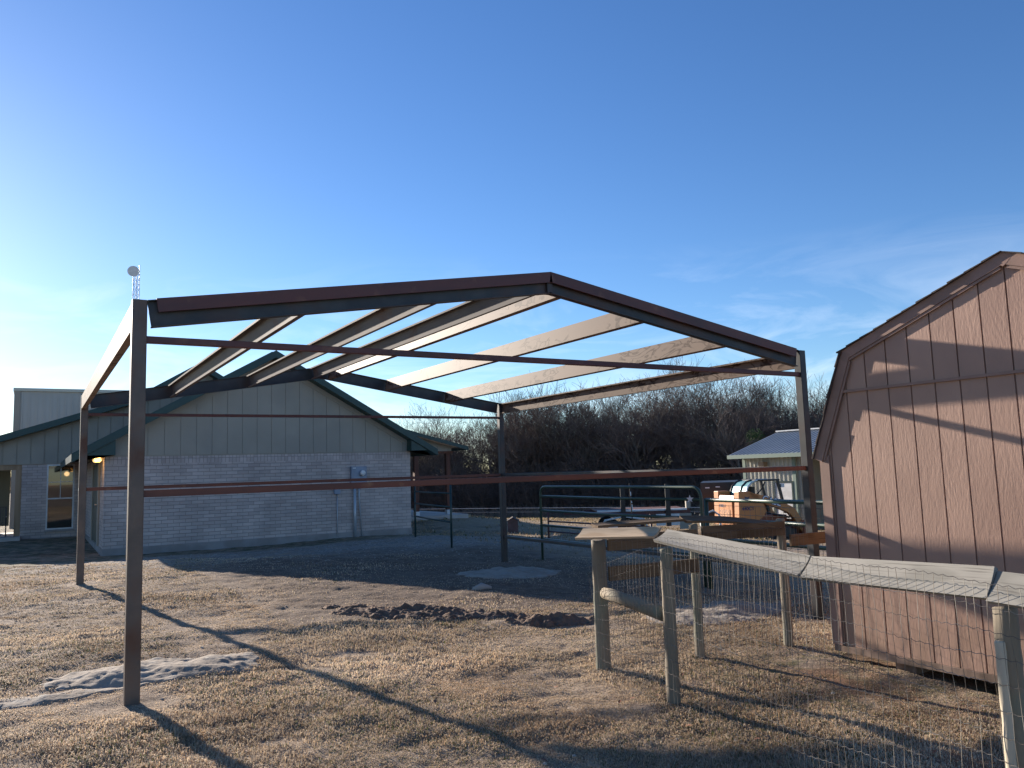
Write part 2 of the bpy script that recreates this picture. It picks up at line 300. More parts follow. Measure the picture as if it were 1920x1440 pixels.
CP = [(0, 0, .016), (7.3, 0, -.30), (0, 7.24, .065), (7.3, 7.24, -.237), (3.5, -.8, -.14), (3.24, -1.96, -.12), (5.58, -1.2, -.18), (5.58, -3.2, -.24), (.9, 16.7, -.31), (9.5, 16.7, -.34), (5, 16.5, -.34),
      (-.9, 25.6, -.28), (.8, 25.6, -.28), (8.33, 13.76, -.17), (7.76, 10.46, -.19), (8.23, 7.3, -.28), (13.2, 21.5, -.2), (12.97, 16.44, -.54), (28.3, 48.7, -2.1), (32, 58, -2.4),
      (20, 12, -.95), (28.5, 18.7, -1.45), (15.2, 12.1, -.55), (0, -6.3, 0), (-10, 0, .05), (-12, 20, .05), (2.5, -5, -.05), (10, -6, -.4), (60, 20, -2.6), (60, 80, -3), (-60, 60, -.3), (-60, -40, 0), (60, -60, -1.5), (0, 60, -1), (120, 0, -3.2), (0, 140, -2.5), (-140, 0, 0), (400, 400, -4), (-400, 400, -2), (-400, -400, 0), (400, -400, -3)]
cp = np.array(CP)
def kern(r): return np.sqrt(r*r+1.5)
def solve():
    D = np.hypot(cp[:, None, 0]-cp[None, :, 0], cp[:, None, 1]-cp[None, :, 1]); K = kern(D) ; n = len(cp)
    P = np.c_[np.ones(n), cp[:, :2]]; A = np.block([[K, P], [P.T, np.zeros((3, 3))]])
    return np.linalg.solve(A, np.r_[cp[:, 2], 0, 0, 0])
WT = solve()
def gz0(x, y):
    x = np.asarray(x, float); y = np.asarray(y, float); z = WT[-3]+WT[-2]*x+WT[-1]*y
    for i in range(len(cp)): z = z+WT[i]*kern(np.hypot(x-cp[i, 0], y-cp[i, 1]))
    return z
def gz(x, y):
    x = np.asarray(x, float); y = np.asarray(y, float)
    near = np.clip(1-(np.hypot(x-1, y)-14)/20, 0, 1)
    z = gz0(x, y) + fbm(x, y, .5, 2, 3)*.05 + near*(fbm(x, y, 1.7, 3, 11)*.06 + fbm(x, y, 6, 3, 31)*.045)
    # dug-up soil and ruts
    for (cx, cy, rx, ry, h) in ((3.35, 2.6, 1.0, .16, .04), (4.3, 1.3, .9, .18, .04), (15, 19, 6, .25, .06), (14, 17.5, 5, .2, .05)):
        dx, dy = x-cx, y-cy; a = math.cos(.35)*dx-math.sin(.35)*dy; b = math.sin(.35)*dx+math.cos(.35)*dy
        z = z + h*np.exp(-(a/rx)**2-(b/ry)**2)
    return z
def g1(x, y): return float(gz(np.array([x]), np.array([y]))[0])
def spaced(lo_, hi, step, far):
    c = list(np.arange(lo_, hi, step)); a = []; s_ = step; x = hi
    while x < far: a.append(x); s_ *= 1.14; x += s_
    a.append(far); b = []; s_ = step; x = lo_-step
    while x > -far: b.append(x); s_ *= 1.14; x -= s_
    b.append(-far); return np.array(b[::-1]+c+a)
gx = spaced(-5, 9, .055, 900.); gy = spaced(-5.6, 9.5, .055, 900.)
GX, GY = np.meshgrid(gx, gy); GZ = gz(GX, GY); ny, nx = GX.shape
idx = np.arange(nx*ny).reshape(ny, nx); F = np.stack([idx[:-1, :-1], idx[:-1, 1:], idx[1:, 1:], idx[1:, :-1]], -1).reshape(-1, 4)
me = bpy.data.meshes.new('ground'); me.vertices.add(nx*ny); me.vertices.foreach_set('co', np.stack([GX, GY, GZ], -1).ravel().astype('f'))
me.loops.add(F.size); me.loops.foreach_set('vertex_index', F.ravel().astype('i')); me.polygons.add(len(F)); me.polygons.foreach_set('loop_start', np.arange(0, F.size, 4, dtype='i')); me.polygons.foreach_set('use_smooth', [True]*len(F)); me.update(); me.validate()
def ground_mat():
    m = bpy.data.materials.new('dry_lawn_ground'); m.use_nodes = True; n = m.node_tree; b = n.nodes['Principled BSDF']; b.inputs['Roughness'].default_value = .95; b.inputs['Specular IOR Level'].default_value = .15
    tcn = n.nodes.new('ShaderNodeTexCoord'); P = tcn.outputs['Object']
    def noi(sc_, d=6, rr=.6, st=None):
        t = n.nodes.new('ShaderNodeTexNoise'); t.inputs['Scale'].default_value = sc_; t.inputs['Detail'].default_value = d; t.inputs['Roughness'].default_value = rr
        if st:
            q = n.nodes.new('ShaderNodeMapping'); q.inputs['Scale'].default_value = st; n.links.new(P, q.inputs[0]); n.links.new(q.outputs[0], t.inputs['Vector'])
        else: n.links.new(P, t.inputs['Vector'])
        return t.outputs[0]
    def rng(o, a, c, lo_=0, hi=1):
        r = n.nodes.new('ShaderNodeMapRange'); r.inputs[1].default_value = a; r.inputs[2].default_value = c; r.inputs[3].default_value = lo_; r.inputs[4].default_value = hi; n.links.new(o, r.inputs[0]); return r.outputs[0]
    def mix(f, a, c):
        x = n.nodes.new('ShaderNodeMix'); x.data_type = 'RGBA'
        for i, q in ((6, a), (7, c)):
            if isinstance(q, tuple): x.inputs[i].default_value = (*q, 1)
            else: n.links.new(q, x.inputs[i])
        n.links.new(f, x.inputs[0]); return x.outputs[2]
    def mul(a, c):
        x = n.nodes.new('ShaderNodeMath'); x.operation = 'MULTIPLY'; n.links.new(a, x.inputs[0])
        n.links.new(c, x.inputs[1]) if not isinstance(c, float) else setattr(x.inputs[1], 'default_value', c); return x.outputs[0]
    def add(a, c):
        x = n.nodes.new('ShaderNodeMath'); n.links.new(a, x.inputs[0]); n.links.new(c, x.inputs[1]) if not isinstance(c, float) else setattr(x.inputs[1], 'default_value', c); return x.outputs[0]
    s = n.nodes.new('ShaderNodeSeparateXYZ'); n.links.new(P, s.inputs[0]); X, Y = s.outputs[0], s.outputs[1]
    soil = mix(rng(noi(9), .35, .65), (.15, .108, .08), (.30, .225, .17))
    straw = mix(rng(noi(28, 5, .75), .3, .7), (.25, .185, .13), (.60, .465, .335))
    base = mix(rng(noi(1.3, 8, .7), .36, .56), soil, straw)
    base = mix(mul(rng(noi(.6, 5), .52, .62), .4), base, (.34, .21, .11))
    # gravel strip in front of the house
    wob = mul(add(noi(.5, 4), -.5), 4.0)
    yy = add(Y, wob)
    strip = mul(rng(yy, 9.2, 10.6), rng(yy, 14.6, 13.6))
    strip = mul(strip, rng(X, 13., 9.))
    vor = n.nodes.new('ShaderNodeTexVoronoi'); vor.inputs['Scale'].default_value = 28; n.links.new(P, vor.inputs['Vector'])
    grav = mix(rng(vor.outputs['Color'], .2, .9), (.18, .15, .125), (.43, .38, .32))
    base = mix(mul(strip, rng(noi(2.5, 6, .7), .38, .52)), base, grav)
    # worn soil under the frame
    worn = mul(mul(rng(X, 1.2, 2.6), rng(yy, 1.2, 2.8)), rng(yy, 11.5, 9.5))
    base = mix(mul(mul(worn, rng(X, 10.5, 8.5)), .75), base, mix(rng(noi(6, 7, .7), .4, .65), (.095, .062, .042), (.19, .14, .105)))
    # winter-green turf close to the house and in the pen
    gr = mul(rng(yy, 13.8, 14.6), rng(X, 15., 10.))
    base = mix(mul(gr, rng(noi(3, 6, .7), .38, .6, 0, .8)), base, (.055, .075, .03))
    pen = mul(mul(rng(X, 4.0, 4.4), rng(Y, -3.4, -2.9)), rng(Y, -1.0, -1.5))
    base = mix(mul(pen, rng(noi(3, 6, .7), .5, .62, 0, .6)), base, (.10, .12, .035))
    pen2 = mul(rng(X, 2.9, 3.4), rng(Y, -1.2, -1.9))
    base = mix(mul(pen2, rng(noi(2, 6, .7), .42, .55, 0, .8)), base, (.24, .13, .075))
    # red-brown soil in the far yard and straw pasture
    far = mul(rng(X, 11., 13.), rng(Y, 4., 7.)); base = mix(mul(far, rng(noi(.8, 7, .7), .38, .55, 0, .8)), base, (.36, .27, .165))
    n.links.new(base, b.inputs['Base Color'])
    h = add(mul(noi(45, 6, .75), 1.0), mul(noi(12, 5, .6), 1.5))
    bp = n.nodes.new('ShaderNodeBump'); bp.inputs['Distance'].default_value = .022; n.links.new(h, bp.inputs['Height']); n.links.new(bp.outputs[0], b.inputs['Normal'])
    return m
me.materials.append(ground_mat())
ground = bpy.data.objects.new('ground', me); COL.objects.link(ground); tag(ground, kind='structure')

# ---------------------------------------------------------------- dry grass blades
def blades(name, N, region, hmin, hmax, colA, colB, seed, patch=(.9, -.05), wmul=1., flat=1.):
    rg = np.random.default_rng(seed)
    # sample by distance so the density falls off away from the camera
    X0, X1, Y0, Y1 = region[:4]
    u = rg.random(N); d = 2.2*np.exp(u*math.log(region[4]/2.2)) if len(region) > 4 else None
    if d is not None:
        a = rg.uniform(-.66, .66, N); vxx = d*np.tan(a)
        x = vxx*CA + d*SA + EYE.x; y = -vxx*SA + d*CA + EYE.y
    else:
        x = rg.uniform(X0, X1, N); y = rg.uniform(Y0, Y1, N); d = np.hypot(x-EYE.x, y-EYE.y)
    dens = fbm(x, y, 1.3, 3, 5)*1.2 + fbm(x, y, 6, 2, 8)*.6
    keep = (x > X0) & (x < X1) & (y > Y0) & (y < Y1) & (dens > patch[1] - .42 + .35*rg.random(N))
    worn = (x > 1.8) & (x < 9) & (y > 2.3) & (y < 10); keep &= ~(worn & (rg.random(N) < .85))
    for (cx, cy, rx, ry) in SANDS: keep &= (((x-cx)/rx)**2+((y-cy)/ry)**2 > 1)
    for (px_, py_) in ((0, 0), (0, 7.24), (7.3, 0)): keep &= ~((np.hypot(x-px_, y-py_) < .32) & (rg.random(N) < .8))
    keep &= ~((x > 5.6) & (y < -1.55) & (y > -5.1))
    x, y, d = x[keep], y[keep], d[keep]; n = len(x); z = gz(x, y)
    lush = np.clip(.55+fbm(x, y, .8, 2, 21)*2.2, .25, 1.3)
    h = rg.uniform(hmin, hmax, n)*lush; ang = rg.uniform(0, 2*np.pi, n); lean = rg.uniform(.3, 1.8, n)*flat
    wd = wmul*np.maximum(.0016, d*.00042)*rg.uniform(.7, 1.4, n)
    dx, dy = np.cos(ang), np.sin(ang); px, py = -dy*wd, dx*wd
    mx_ = h*np.sin(lean*.5)*.6; mz_ = h*np.cos(lean*.5)*.6; tx = h*np.sin(np.clip(lean, 0, 1.5)); tz = np.maximum(h*np.cos(lean)*.8, .004)
    v = np.stack([np.stack([x-px, y-py, z-.004], 1), np.stack([x+px, y+py, z-.004], 1),
                  np.stack([x+dx*mx_+px*.8, y+dy*mx_+py*.8, z+mz_], 1), np.stack([x+dx*mx_-px*.8, y+dy*mx_-py*.8, z+mz_], 1), np.stack([x+dx*tx, y+dy*tx, z+np.minimum(tz, mz_*1.6)], 1)], 1)
    me = bpy.data.meshes.new(name); me.vertices.add(n*5); me.vertices.foreach_set('co', v.astype('f').ravel())
    b = np.arange(n)[:, None]*5; lp = np.concatenate([b+[0, 1, 2, 3], b+[3, 2, 4]], 1).ravel()
    me.loops.add(n*7); me.loops.foreach_set('vertex_index', lp.astype('i'))
    st = (np.arange(n)[:, None]*7+[0, 4]).ravel(); me.polygons.add(n*2); me.polygons.foreach_set('loop_start', st.astype('i'))
    t = np.clip(rg.random(n)*.75+fbm(x, y, 1.1, 3, 41)*1.5+.1, 0, 1)[:, None]; c = np.array(colA)*(1-t)+np.array(colB)*t
    c = c*(.66+.62*np.clip(fbm(x, y, .55, 4, 91)*1.6+.5, 0, 1))[:, None]
    g = (rg.random(n) < .05+.12*(fbm(x, y, .7, 2, 77) > .12)); c[g] = (.10, .115, .035)
    pal = rg.random(n) < .035; c[pal] = (.52, .46, .36)
    c4 = np.repeat(np.c_[c, np.ones(n)], 5, 0); ca = me.color_attributes.new('tint', 'FLOAT_COLOR', 'POINT'); ca.data.foreach_set('color', c4.astype('f').ravel())
    me.update(); me.materials.append(M['grass']); o = bpy.data.objects.new(name, me); COL.objects.link(o); return o
gm = bpy.data.materials.new('dry_grass_blade'); gm.use_nodes = True; q = gm.node_tree; b_ = q.nodes['Principled BSDF']; b_.inputs['Roughness'].default_value = .7; b_.inputs['Specular IOR Level'].default_value = .25
at_ = q.nodes.new('ShaderNodeAttribute'); at_.attribute_name = 'tint'; q.links.new(at_.outputs['Color'], b_.inputs['Base Color'])
tr_ = q.nodes.new('ShaderNodeBsdfTranslucent'); q.links.new(at_.outputs['Color'], tr_.inputs['Color']); ms_ = q.nodes.new('ShaderNodeMixShader'); ms_.inputs[0].default_value = .35
q.links.new(b_.outputs[0], ms_.inputs[1]); q.links.new(tr_.outputs[0], ms_.inputs[2]); q.links.new(ms_.outputs[0], q.nodes['Material Output'].inputs[0]); M['grass'] = gm
SANDS = [(.3, .98, .8, .3), (-.9, .45, .7, .08), (6.5, 5.6, .75, .55), (6.6, .9, 1.1, .5)]
g_ = blades('dry_grass', 820000, (-12, 12, -5.8, 13, 17.), .014, .046, (.34, .245, .155), (.78, .62, .43), 3)
tag(g_, 'short dry tan winter grass covering the yard around the steel posts', 'grass', kind='stuff')
g_ = blades('grass_tufts', 420000, (-10, 10, -5.8, 10, 11.), .022, .065, (.42, .28, .165), (.82, .63, .42), 13, patch=(.9, .50), flat=1.15)
tag(g_, 'taller orange tan tufts of dead grass dotted over the front yard', 'grass', kind='stuff')
g_ = blades('pasture_grass', 60000, (9, 40, 8, 50), .04, .14, (.26, .19, .11), (.50, .38, .22), 5, wmul=1.2, flat=.7)
tag(g_, 'straw coloured pasture grass beyond the gates', 'grass', kind='stuff')

# ---------------------------------------------------------------- sand and dirt
def mound(name, cx, cy, rx, ry, h, m, label, cat, rot=0, rough=.3, seed=1, step=.03, clod=0):
    xs = np.arange(-rx*1.25, rx*1.25, step); ys = np.arange(-ry*1.25, ry*1.25, step); A, B = np.meshgrid(xs, ys)
    X = cx+A*math.cos(rot)-B*math.sin(rot); Y = cy+A*math.sin(rot)+B*math.cos(rot)
    r = np.sqrt((A/rx)**2+(B/ry)**2)+fbm(X, Y, 2.2, 3, seed)*.55+fbm(X, Y, 14, 2, seed+5)*.13; t = np.clip(1-r, 0, 1)
    Z = gz(X, Y)+h*(t**.8)*(1+rough*fbm(X, Y, 4, 3, seed+3)*2)+np.where(t > 0, .004, -.05)+np.minimum(t*4, 1)*fbm(X, Y, 19, 2, seed+6)*.022
    if clod: Z += clod*np.where(t > .03, (np.maximum(fbm(X, Y, 9, 3, seed+9), -.05)*1.3+np.maximum(fbm(X, Y, 24, 2, seed+12), -.1)*.7), 0)
    Z = np.where(t <= 0, gz(X, Y)-.03, Z); ny_, nx_ = X.shape; idx = np.arange(nx_*ny_).reshape(ny_, nx_)
    F = np.stack([idx[:-1, :-1], idx[:-1, 1:], idx[1:, 1:], idx[1:, :-1]], -1).reshape(-1, 4); T = t.ravel(); F = F[(T[F] > 0).any(1)]
    mb = MB(); mb.v = [tuple(p) for p in np.stack([X, Y, Z], -1).reshape(-1, 3)]; mb.c = mb.v; mb.f = [tuple(int(i) for i in f) for f in F]
    return tag(mb.build(name, m, smooth=True), label, cat)
M['sand'] = mat('pale_caliche_sand', (.35, .285, .215), .95, c2=(.27, .215, .16), scale=3, coord='o', bump=.008, bscale=30, c3=(.33, .30, .25), c3scale=9)
M['dirt'] = mat('turned_red_soil', (.13, .08, .052), .95, c2=(.20, .13, .085), scale=8, coord='o', bump=.012, bscale=40)
mound('sand_pile', .3, .92, .9, .4, .065, 'sand', 'low spread pile of pale grey sand behind the nearest steel post', 'sand pile', .05, .5, 3, .022)
mound('sand_streak', -.9, .45, 1.0, .16, .006, 'sand', 'thin washed-out streak of pale sand at the left of the nearest steel post', 'sand', .12, .9, 8)
mound('sand_pile', 6.5, 5.7, .95, .75, .05, 'sand', 'flat patch of pale spoil at the foot of the far corner post', 'sand pile', .5, .6, 13)
mound('sand_pile', 6.6, .9, 1.3, .6, .06, 'sand', 'flat pale spoil behind the wire fence near the corner post by the shed', 'sand pile', .2, .6, 23)
mound('dirt_pile', 3.35, 2.35, 1.1, .34, .045, 'dirt', 'dark clods of dug soil at the edge of the house shadow, left and larger pile', 'dirt pile', -.55, .5, 33, .02, .085)
mound('dirt_pile', 4.35, 1.2, .55, .2, .05, 'dirt', 'small pile of dark red soil clods just left of the wooden corner post', 'dirt pile', -.5, .5, 43, .02, .09)
mound('dirt_pile', 2.75, 3.1, .42, .14, .04, 'dirt', 'smallest heap of turned soil, furthest left at the shadow edge', 'dirt pile', -.4, .5, 53, .02, .07)
# stones: pale pebbles on the gravel and lawn (uncountable)
def pebbles(name, N, reg, r0, r1, seed, m, label, cat, flat=.6):
    rg = np.random.default_rng(seed); mb = MB()
    for i in range(N):
        x = rg.uniform(reg[0], reg[1]); y = rg.uniform(reg[2], reg[3]); r = rg.uniform(r0, r1); z = g1(x, y)
        if x > 5.5 and -5 < y < -1.5: continue
        a = rg.uniform(0, 6.28); n = 5; vs = [(x+math.cos(a+k*1.256)*r*rg.uniform(.7, 1.2), y+math.sin(a+k*1.256)*r*rg.uniform(.7, 1.2), z-.004) for k in range(n)]
        vs2 = [(x+(p[0]-x)*.7, y+(p[1]-y)*.7, z+r*flat*rg.uniform(.6, 1)) for p in vs]; mb.add(vs+vs2, [tuple(range(5, 10))]+[(k, (k+1) % 5, (k+1) % 5+5, k+5) for k in range(5)])
    return tag(mb.build(name, m), label, cat, kind='stuff')
M['stone'] = mat('pale_limestone', (.38, .35, .31), .9, c2=(.34, .31, .27), scale=8, coord='o')
pebbles('gravel', 1500, (-8, 9, 8.8, 14), .007, .022, 4, 'stone', 'loose pale gravel strewn in front of the brick house', 'gravel')
pebbles('pebbles', 420, (-3, 7, -4.5, 9), .006, .018, 6, 'stone', 'scattered white pebbles and litter in the dry lawn', 'pebbles')
def leaves(N, seed):
    rg = np.random.default_rng(seed); mb = MB()
    for i in range(N):
        x = rg.uniform(-3, 4); y = rg.uniform(-4.6, 4); z = g1(x, y)+.018; a = rg.uniform(0, 6.28); r = rg.uniform(.012, .03); t = rg.uniform(-.5, .5)
        c, s_ = math.cos(a)*r, math.sin(a)*r
        mb.add([(x-c, y-s_, z), (x+s_*.5, y-c*.5, z+.008+t*.01), (x+c, y+s_, z+.012), (x-s_*.5, y+c*.5, z+.01)], [(0, 1, 2, 3)])
    return mb.build('fallen_leaves', 'leaf')
M['leaf'] = mat('orange_brown_leaf', (.30, .10, .035), .8, c2=(.20, .09, .05), scale=.9, coord='o')
tag(leaves(150, 9), 'small orange brown fallen leaves on the dry grass', 'leaves', kind='stuff')
st_ = MB()
for k, (x, y, r) in enumerate([(4.95, 3.9, .09)]):
    st_.tube([(x-.14, y+.02, g1(x, y)), (x, y, g1(x, y)+.02), (x+.14, y-.03, g1(x, y))], [.03, .07, .03], 7)
tag(st_.build('field_stone', 'stone', smooth=True), 'flat pale field stone on the shaded soil left of the wooden corner post', 'stone')

# ---------------------------------------------------------------- steel carport frame
WX, DY, ZT, RISE = 7.304, 7.241, 2.88, .59
def roofz(x): return ZT+RISE*(1-abs(x-WX/2)/(WX/2))
fr = thing('carport_frame', (WX/2, DY/2, -.1), 'open rust-brown steel carport frame with four square posts and bare purlins', 'carport frame')
for x, y in ((0, 0), (WX, 0), (0, DY), (WX, DY)):
    zt = ZT+.0
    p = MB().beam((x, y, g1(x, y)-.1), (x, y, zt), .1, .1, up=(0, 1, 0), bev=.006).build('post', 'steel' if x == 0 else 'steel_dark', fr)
SL = math.atan2(RISE, WX/2)
for yy_, sgn in ((0, -1), (DY, 1)):
    for side in (0, 1):
        x0, x1 = (.05, WX/2) if side == 0 else (WX-.05, WX/2)
        a_ = Vector((x0, yy_, roofz(x0))); b_ = Vector((x1, yy_, roofz(x1))); d_ = (b_-a_).normalized(); n_ = Vector((-d_.z, 0, d_.x)) if d_.x > 0 else Vector((d_.z, 0, -d_.x))
        mb = MB()
        # channel: web + two flanges, lying on the post line
        mb.beam(a_-n_*.105, b_-n_*.105, .008, .2, up=n_, off=(0, 0))
        mb.beam(a_-n_*.009, b_-n_*.009, .075, .008, up=n_)
        mb.beam(a_-n_*.203, b_-n_*.203, .075, .008, up=n_)
        rf = mb.build('rafter', 'steel_dark', fr)
        if sgn < 0:
            s0 = a_+d_*.06
            MB().beam(s0-n_*.052+Vector((0, -.047, 0)), b_-n_*.052+Vector((0, -.047, 0)), .018, .103, up=n_).build('rafter_trim', 'red', fr)
for yy_ in (-.03, DY-.03):
    MB().prism([(WX/2-.03, roofz(WX/2)-.006), (WX/2+.03, roofz(WX/2)-.006), (WX/2+.03, roofz(WX/2)-.215), (WX/2-.03, roofz(WX/2)-.215)], (0, yy_, 0), (1, 0, 0), (0, 0, 1), (0, 1, 0), .06).build('ridge_plate', 'steel_dark', fr)
# purlins: C channels between the rafters (open side left on the left slope, flat web left on the right slope)
def purlin(x, flatweb, zoff=0, m='purlin', y0=.045, y1=DY-.045, tilt=None):
    s_ = 1 if x < WX/2 else -1
    t = SL*s_ if tilt is None else tilt
    up = Vector((-math.sin(t), 0, math.cos(t))); sx = Vector((math.cos(t), 0, math.sin(t)))
    o = Vector((x, y0, roofz(x)-.004+zoff)); L_ = y1-y0; th = .006; H_ = .2; Fw = .062; lip = .02
    if flatweb: pts = [(0, 0), (Fw, 0), (Fw, -lip), (Fw-th, -lip), (Fw-th, -th), (th, -th), (th, -H_+th), (Fw-th, -H_+th), (Fw-th, -H_+lip), (Fw, -H_+lip), (Fw, -H_), (0, -H_)]
    else: pts = [(0, 0), (-Fw, 0), (-Fw, -lip), (-Fw+th, -lip), (-Fw+th, -th), (-th, -th), (-th, -H_+th), (-Fw+th, -H_+th), (-Fw+th, -H_+lip), (-Fw, -H_+lip), (-Fw, -H_), (0, -H_)]
    return MB().prism(pts, o, sx, up, Vector((0, 1, 0)), L_).build('purlin', m, fr)
purlin(-.045, True, .0, tilt=0, y0=.052, y1=DY-.052)
M['purlin_plain'] = mat('plain_purlin_steel', (.13, .105, .09), .65, 0, spec=.2, c2=(.10, .08, .07), scale=3, stretch=(1, 1, .5), c3=(.12, .06, .04), c3scale=3, c3mask=(.6, .75))
purlin(1.22, False, m='purlin_plain'); purlin(2.43, False, m='purlin_plain'); purlin(3.50, False, m='purlin_plain')
purlin(3.80, True); purlin(4.87, True); purlin(6.08, True); purlin(WX+.03, False, 0, tilt=0, y0=.052, y1=DY-.052)
for (p0, p1, m, th) in (((.05, 0, 1.4625), (WX-.05, 0, 1.4625), 'redbright', .051), ((.05, 0, 2.59), (WX-.05, 0, 2.59), 'red', .051),
                        ((.05, DY, 1.4625), (WX-.05, DY, 1.4625), 'redbright', .051), ((.05, DY, 2.59), (WX-.05, DY, 2.59), 'red', .045),
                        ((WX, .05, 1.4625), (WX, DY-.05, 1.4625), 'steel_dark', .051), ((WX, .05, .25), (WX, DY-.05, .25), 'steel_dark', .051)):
    MB().beam(p0, p1, th, th, bev=.004).build('rail', m, fr)
MB().box(-.052, -.0505, DY-.05, DY+.05, 1.44, 1.485).build('weld_plate', 'alu', fr)

# ---------------------------------------------------------------- small barn shed
sh = thing('barn_shed', (7.0, -3.28, -.2), 'mauve-brown gambrel-roofed garden shed with embossed grooved panels', 'shed')
XS = 5.58; YC = -3.28; HW = 1.74; ZB = -.09; ZE = 1.62; KY, KZ = 1.42, 2.50; PZ = 3.05
def ztop(y):
    a = abs(y-YC)
    return PZ-(PZ-KZ)*a/KY if a <= KY else KZ-(KZ-ZE)*(a-KY)/(HW-KY)
mb = MB(); mbg = MB(); ys = [YC+.01+.2032*k for k in range(-9, 10)]
edges = sorted([YC-HW]+[y for y in ys if abs(y-YC) < HW-.03]+[YC+HW])
def panel(mb, y0, y1, z0, zf, x):
    lc = [(y0, 0, z0), (y1, 0, z0)]
    cuts = [y0]+[c for c in (YC-KY, YC, YC+KY) if y0 < c < y1]+[y1]
    pts = [(y0, z0), (y1, z0)]+[(y, zf(y)) for y in reversed(cuts)]
    r = random.random()*20
    n = len(pts); vs = [(x, y, z) for y, z in pts]+[(x+.012, y, z) for y, z in pts]; lc = [(y+r, r, z) for y, z in pts]+[(y+r, r+.012, z) for y, z in pts]
    mb.add(vs, [tuple(range(n))[::-1], tuple(range(n, 2*n))]+[(i, (i+1) % n, (i+1) % n+n, i+n) for i in range(n)], lc)
ZBAT = 2.155
for k in range(len(edges)-1):
    y0, y1 = edges[k]+.006, edges[k+1]-.006
    panel(mb, y0, y1, ZB+.0, lambda y: min(ZBAT-.0, ztop(y)), XS)
    if max(ztop(y0), ztop(y1)) > ZBAT+.06 and min(ztop(y0), ztop(y1)) > ZBAT: panel(mb, y0, y1, ZBAT+.012, ztop, XS-.004)
    elif max(ztop(y0), ztop(y1)) > ZBAT+.06:
        # clipped by the lower roof slope
        yk = YC+math.copysign(KY+(KZ-ZBAT-.012)*(HW-KY)/(KZ-ZE), (y0+y1)/2-YC)
        a0, a1 = (y0, yk) if yk > YC else (yk, y1)
        panel(mb, min(a0, a1), max(a0, a1), ZBAT+.012, ztop, XS-.004)
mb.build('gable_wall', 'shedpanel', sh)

bk = MB(); poly = [(YC-HW, ZB+.01), (YC+HW, ZB+.01), (YC+HW, ZE), (YC+KY, KZ), (YC, PZ), (YC-KY, KZ), (YC-HW, ZE)]
bk.prism(poly, (XS+.0095, 0, 0), (0, 1, 0), (0, 0, 1), (1, 0, 0), 4.2); bk.build('shed_body', 'shedtrim', sh)
MB().box(XS-.022, XS+.001, YC-1.58, YC+1.58, ZBAT-.012, ZBAT+.012).build('gable_batten', 'shedtrim', sh)
MB().box(XS-.02, XS+.005, YC+HW-.005, YC+HW+.014, ZB, ZE-.02).box(XS-.022, XS-.003, YC+HW-.085, YC+HW-.005, ZB, ZE-.03).build('corner_trim', 'shedtrim', sh)
MB().box(XS-.02, XS+.02, YC-HW, YC+HW, ZB-.055, ZB-.002).build('bottom_trim', 'shedwood', sh)
# roof slabs with rake overhang, shingles with small steps
rf = MB(); rk = MB(); OH = .034
segs = [((YC, PZ), (YC+KY+.03, KZ-.005)), ((YC+KY+.0, KZ+.005), (YC+HW+.05, ZE-.06)), ((YC, PZ), (YC-KY-.03, KZ-.005)), ((YC-KY, KZ+.005), (YC-HW-.05, ZE-.06))]
for (a_, b_) in segs:
    A_ = Vector((XS-OH, a_[0], a_[1])); B_ = Vector((XS-OH, b_[0], b_[1])); d_ = (B_-A_); Ls = d_.length; d_.normalize(); n_ = Vector((0, -d_.z, d_.y)) if d_.y > 0 else Vector((0, d_.z, -d_.y))
    rk.prism([(0, -.075), (Ls, -.075), (Ls, .012), (0, .012)], A_, d_, n_, Vector((1, 0, 0)), .014)
    rk.prism([(0, .0), (Ls, .0), (Ls, .012), (0, .012)], A_+Vector((.0142, 0, 0)), d_, n_, Vector((1, 0, 0)), 4.3)
    k = 0; s_ = 0
    while s_ < Ls:
        e_ = min(s_+.145, Ls+.015); j = random.uniform(-.008, .008)
        rf.prism([(s_-.01, .013), (e_, .013), (e_, .026), (s_-.01, .0175)], A_+Vector((-.026+j, 0, 0)), d_, n_, Vector((1, 0, 0)), 4.38); s_ += .145
    # narrow second rake strip beneath
    rk.prism([(.06, -.098), (Ls-.02, -.098), (Ls-.02, -.078), (.06, -.078)], A_+Vector((.006, 0, 0)), d_, n_, Vector((1, 0, 0)), .012)
for pts_ in ([(YC, PZ+.011), (YC+.08, PZ-.02), (YC+.03, PZ-.075), (YC, PZ-.098), (YC-.03, PZ-.075), (YC-.08, PZ-.02)],)+tuple([(YC+s_*KY, KZ+.014), (YC+s_*(KY+.03), KZ-.05), (YC+s_*(KY-.03), KZ-.095), (YC+s_*(KY-.075), KZ-.02)] for s_ in (1, -1)):
    rk.prism(pts_, (XS-OH-.001, 0, 0), (0, 1, 0), (0, 0, 1), (1, 0, 0), .03)
rk.build('rake_board', 'shedtrim', sh); rf.build('shingle_roof', 'shingle', sh)
for y in (YC+1.1, YC-.15, YC-1.2): bx('support_block', 'shedwood', sh, XS+.03, XS+.35, y-.09, y+.09, -.42, ZB-.056)

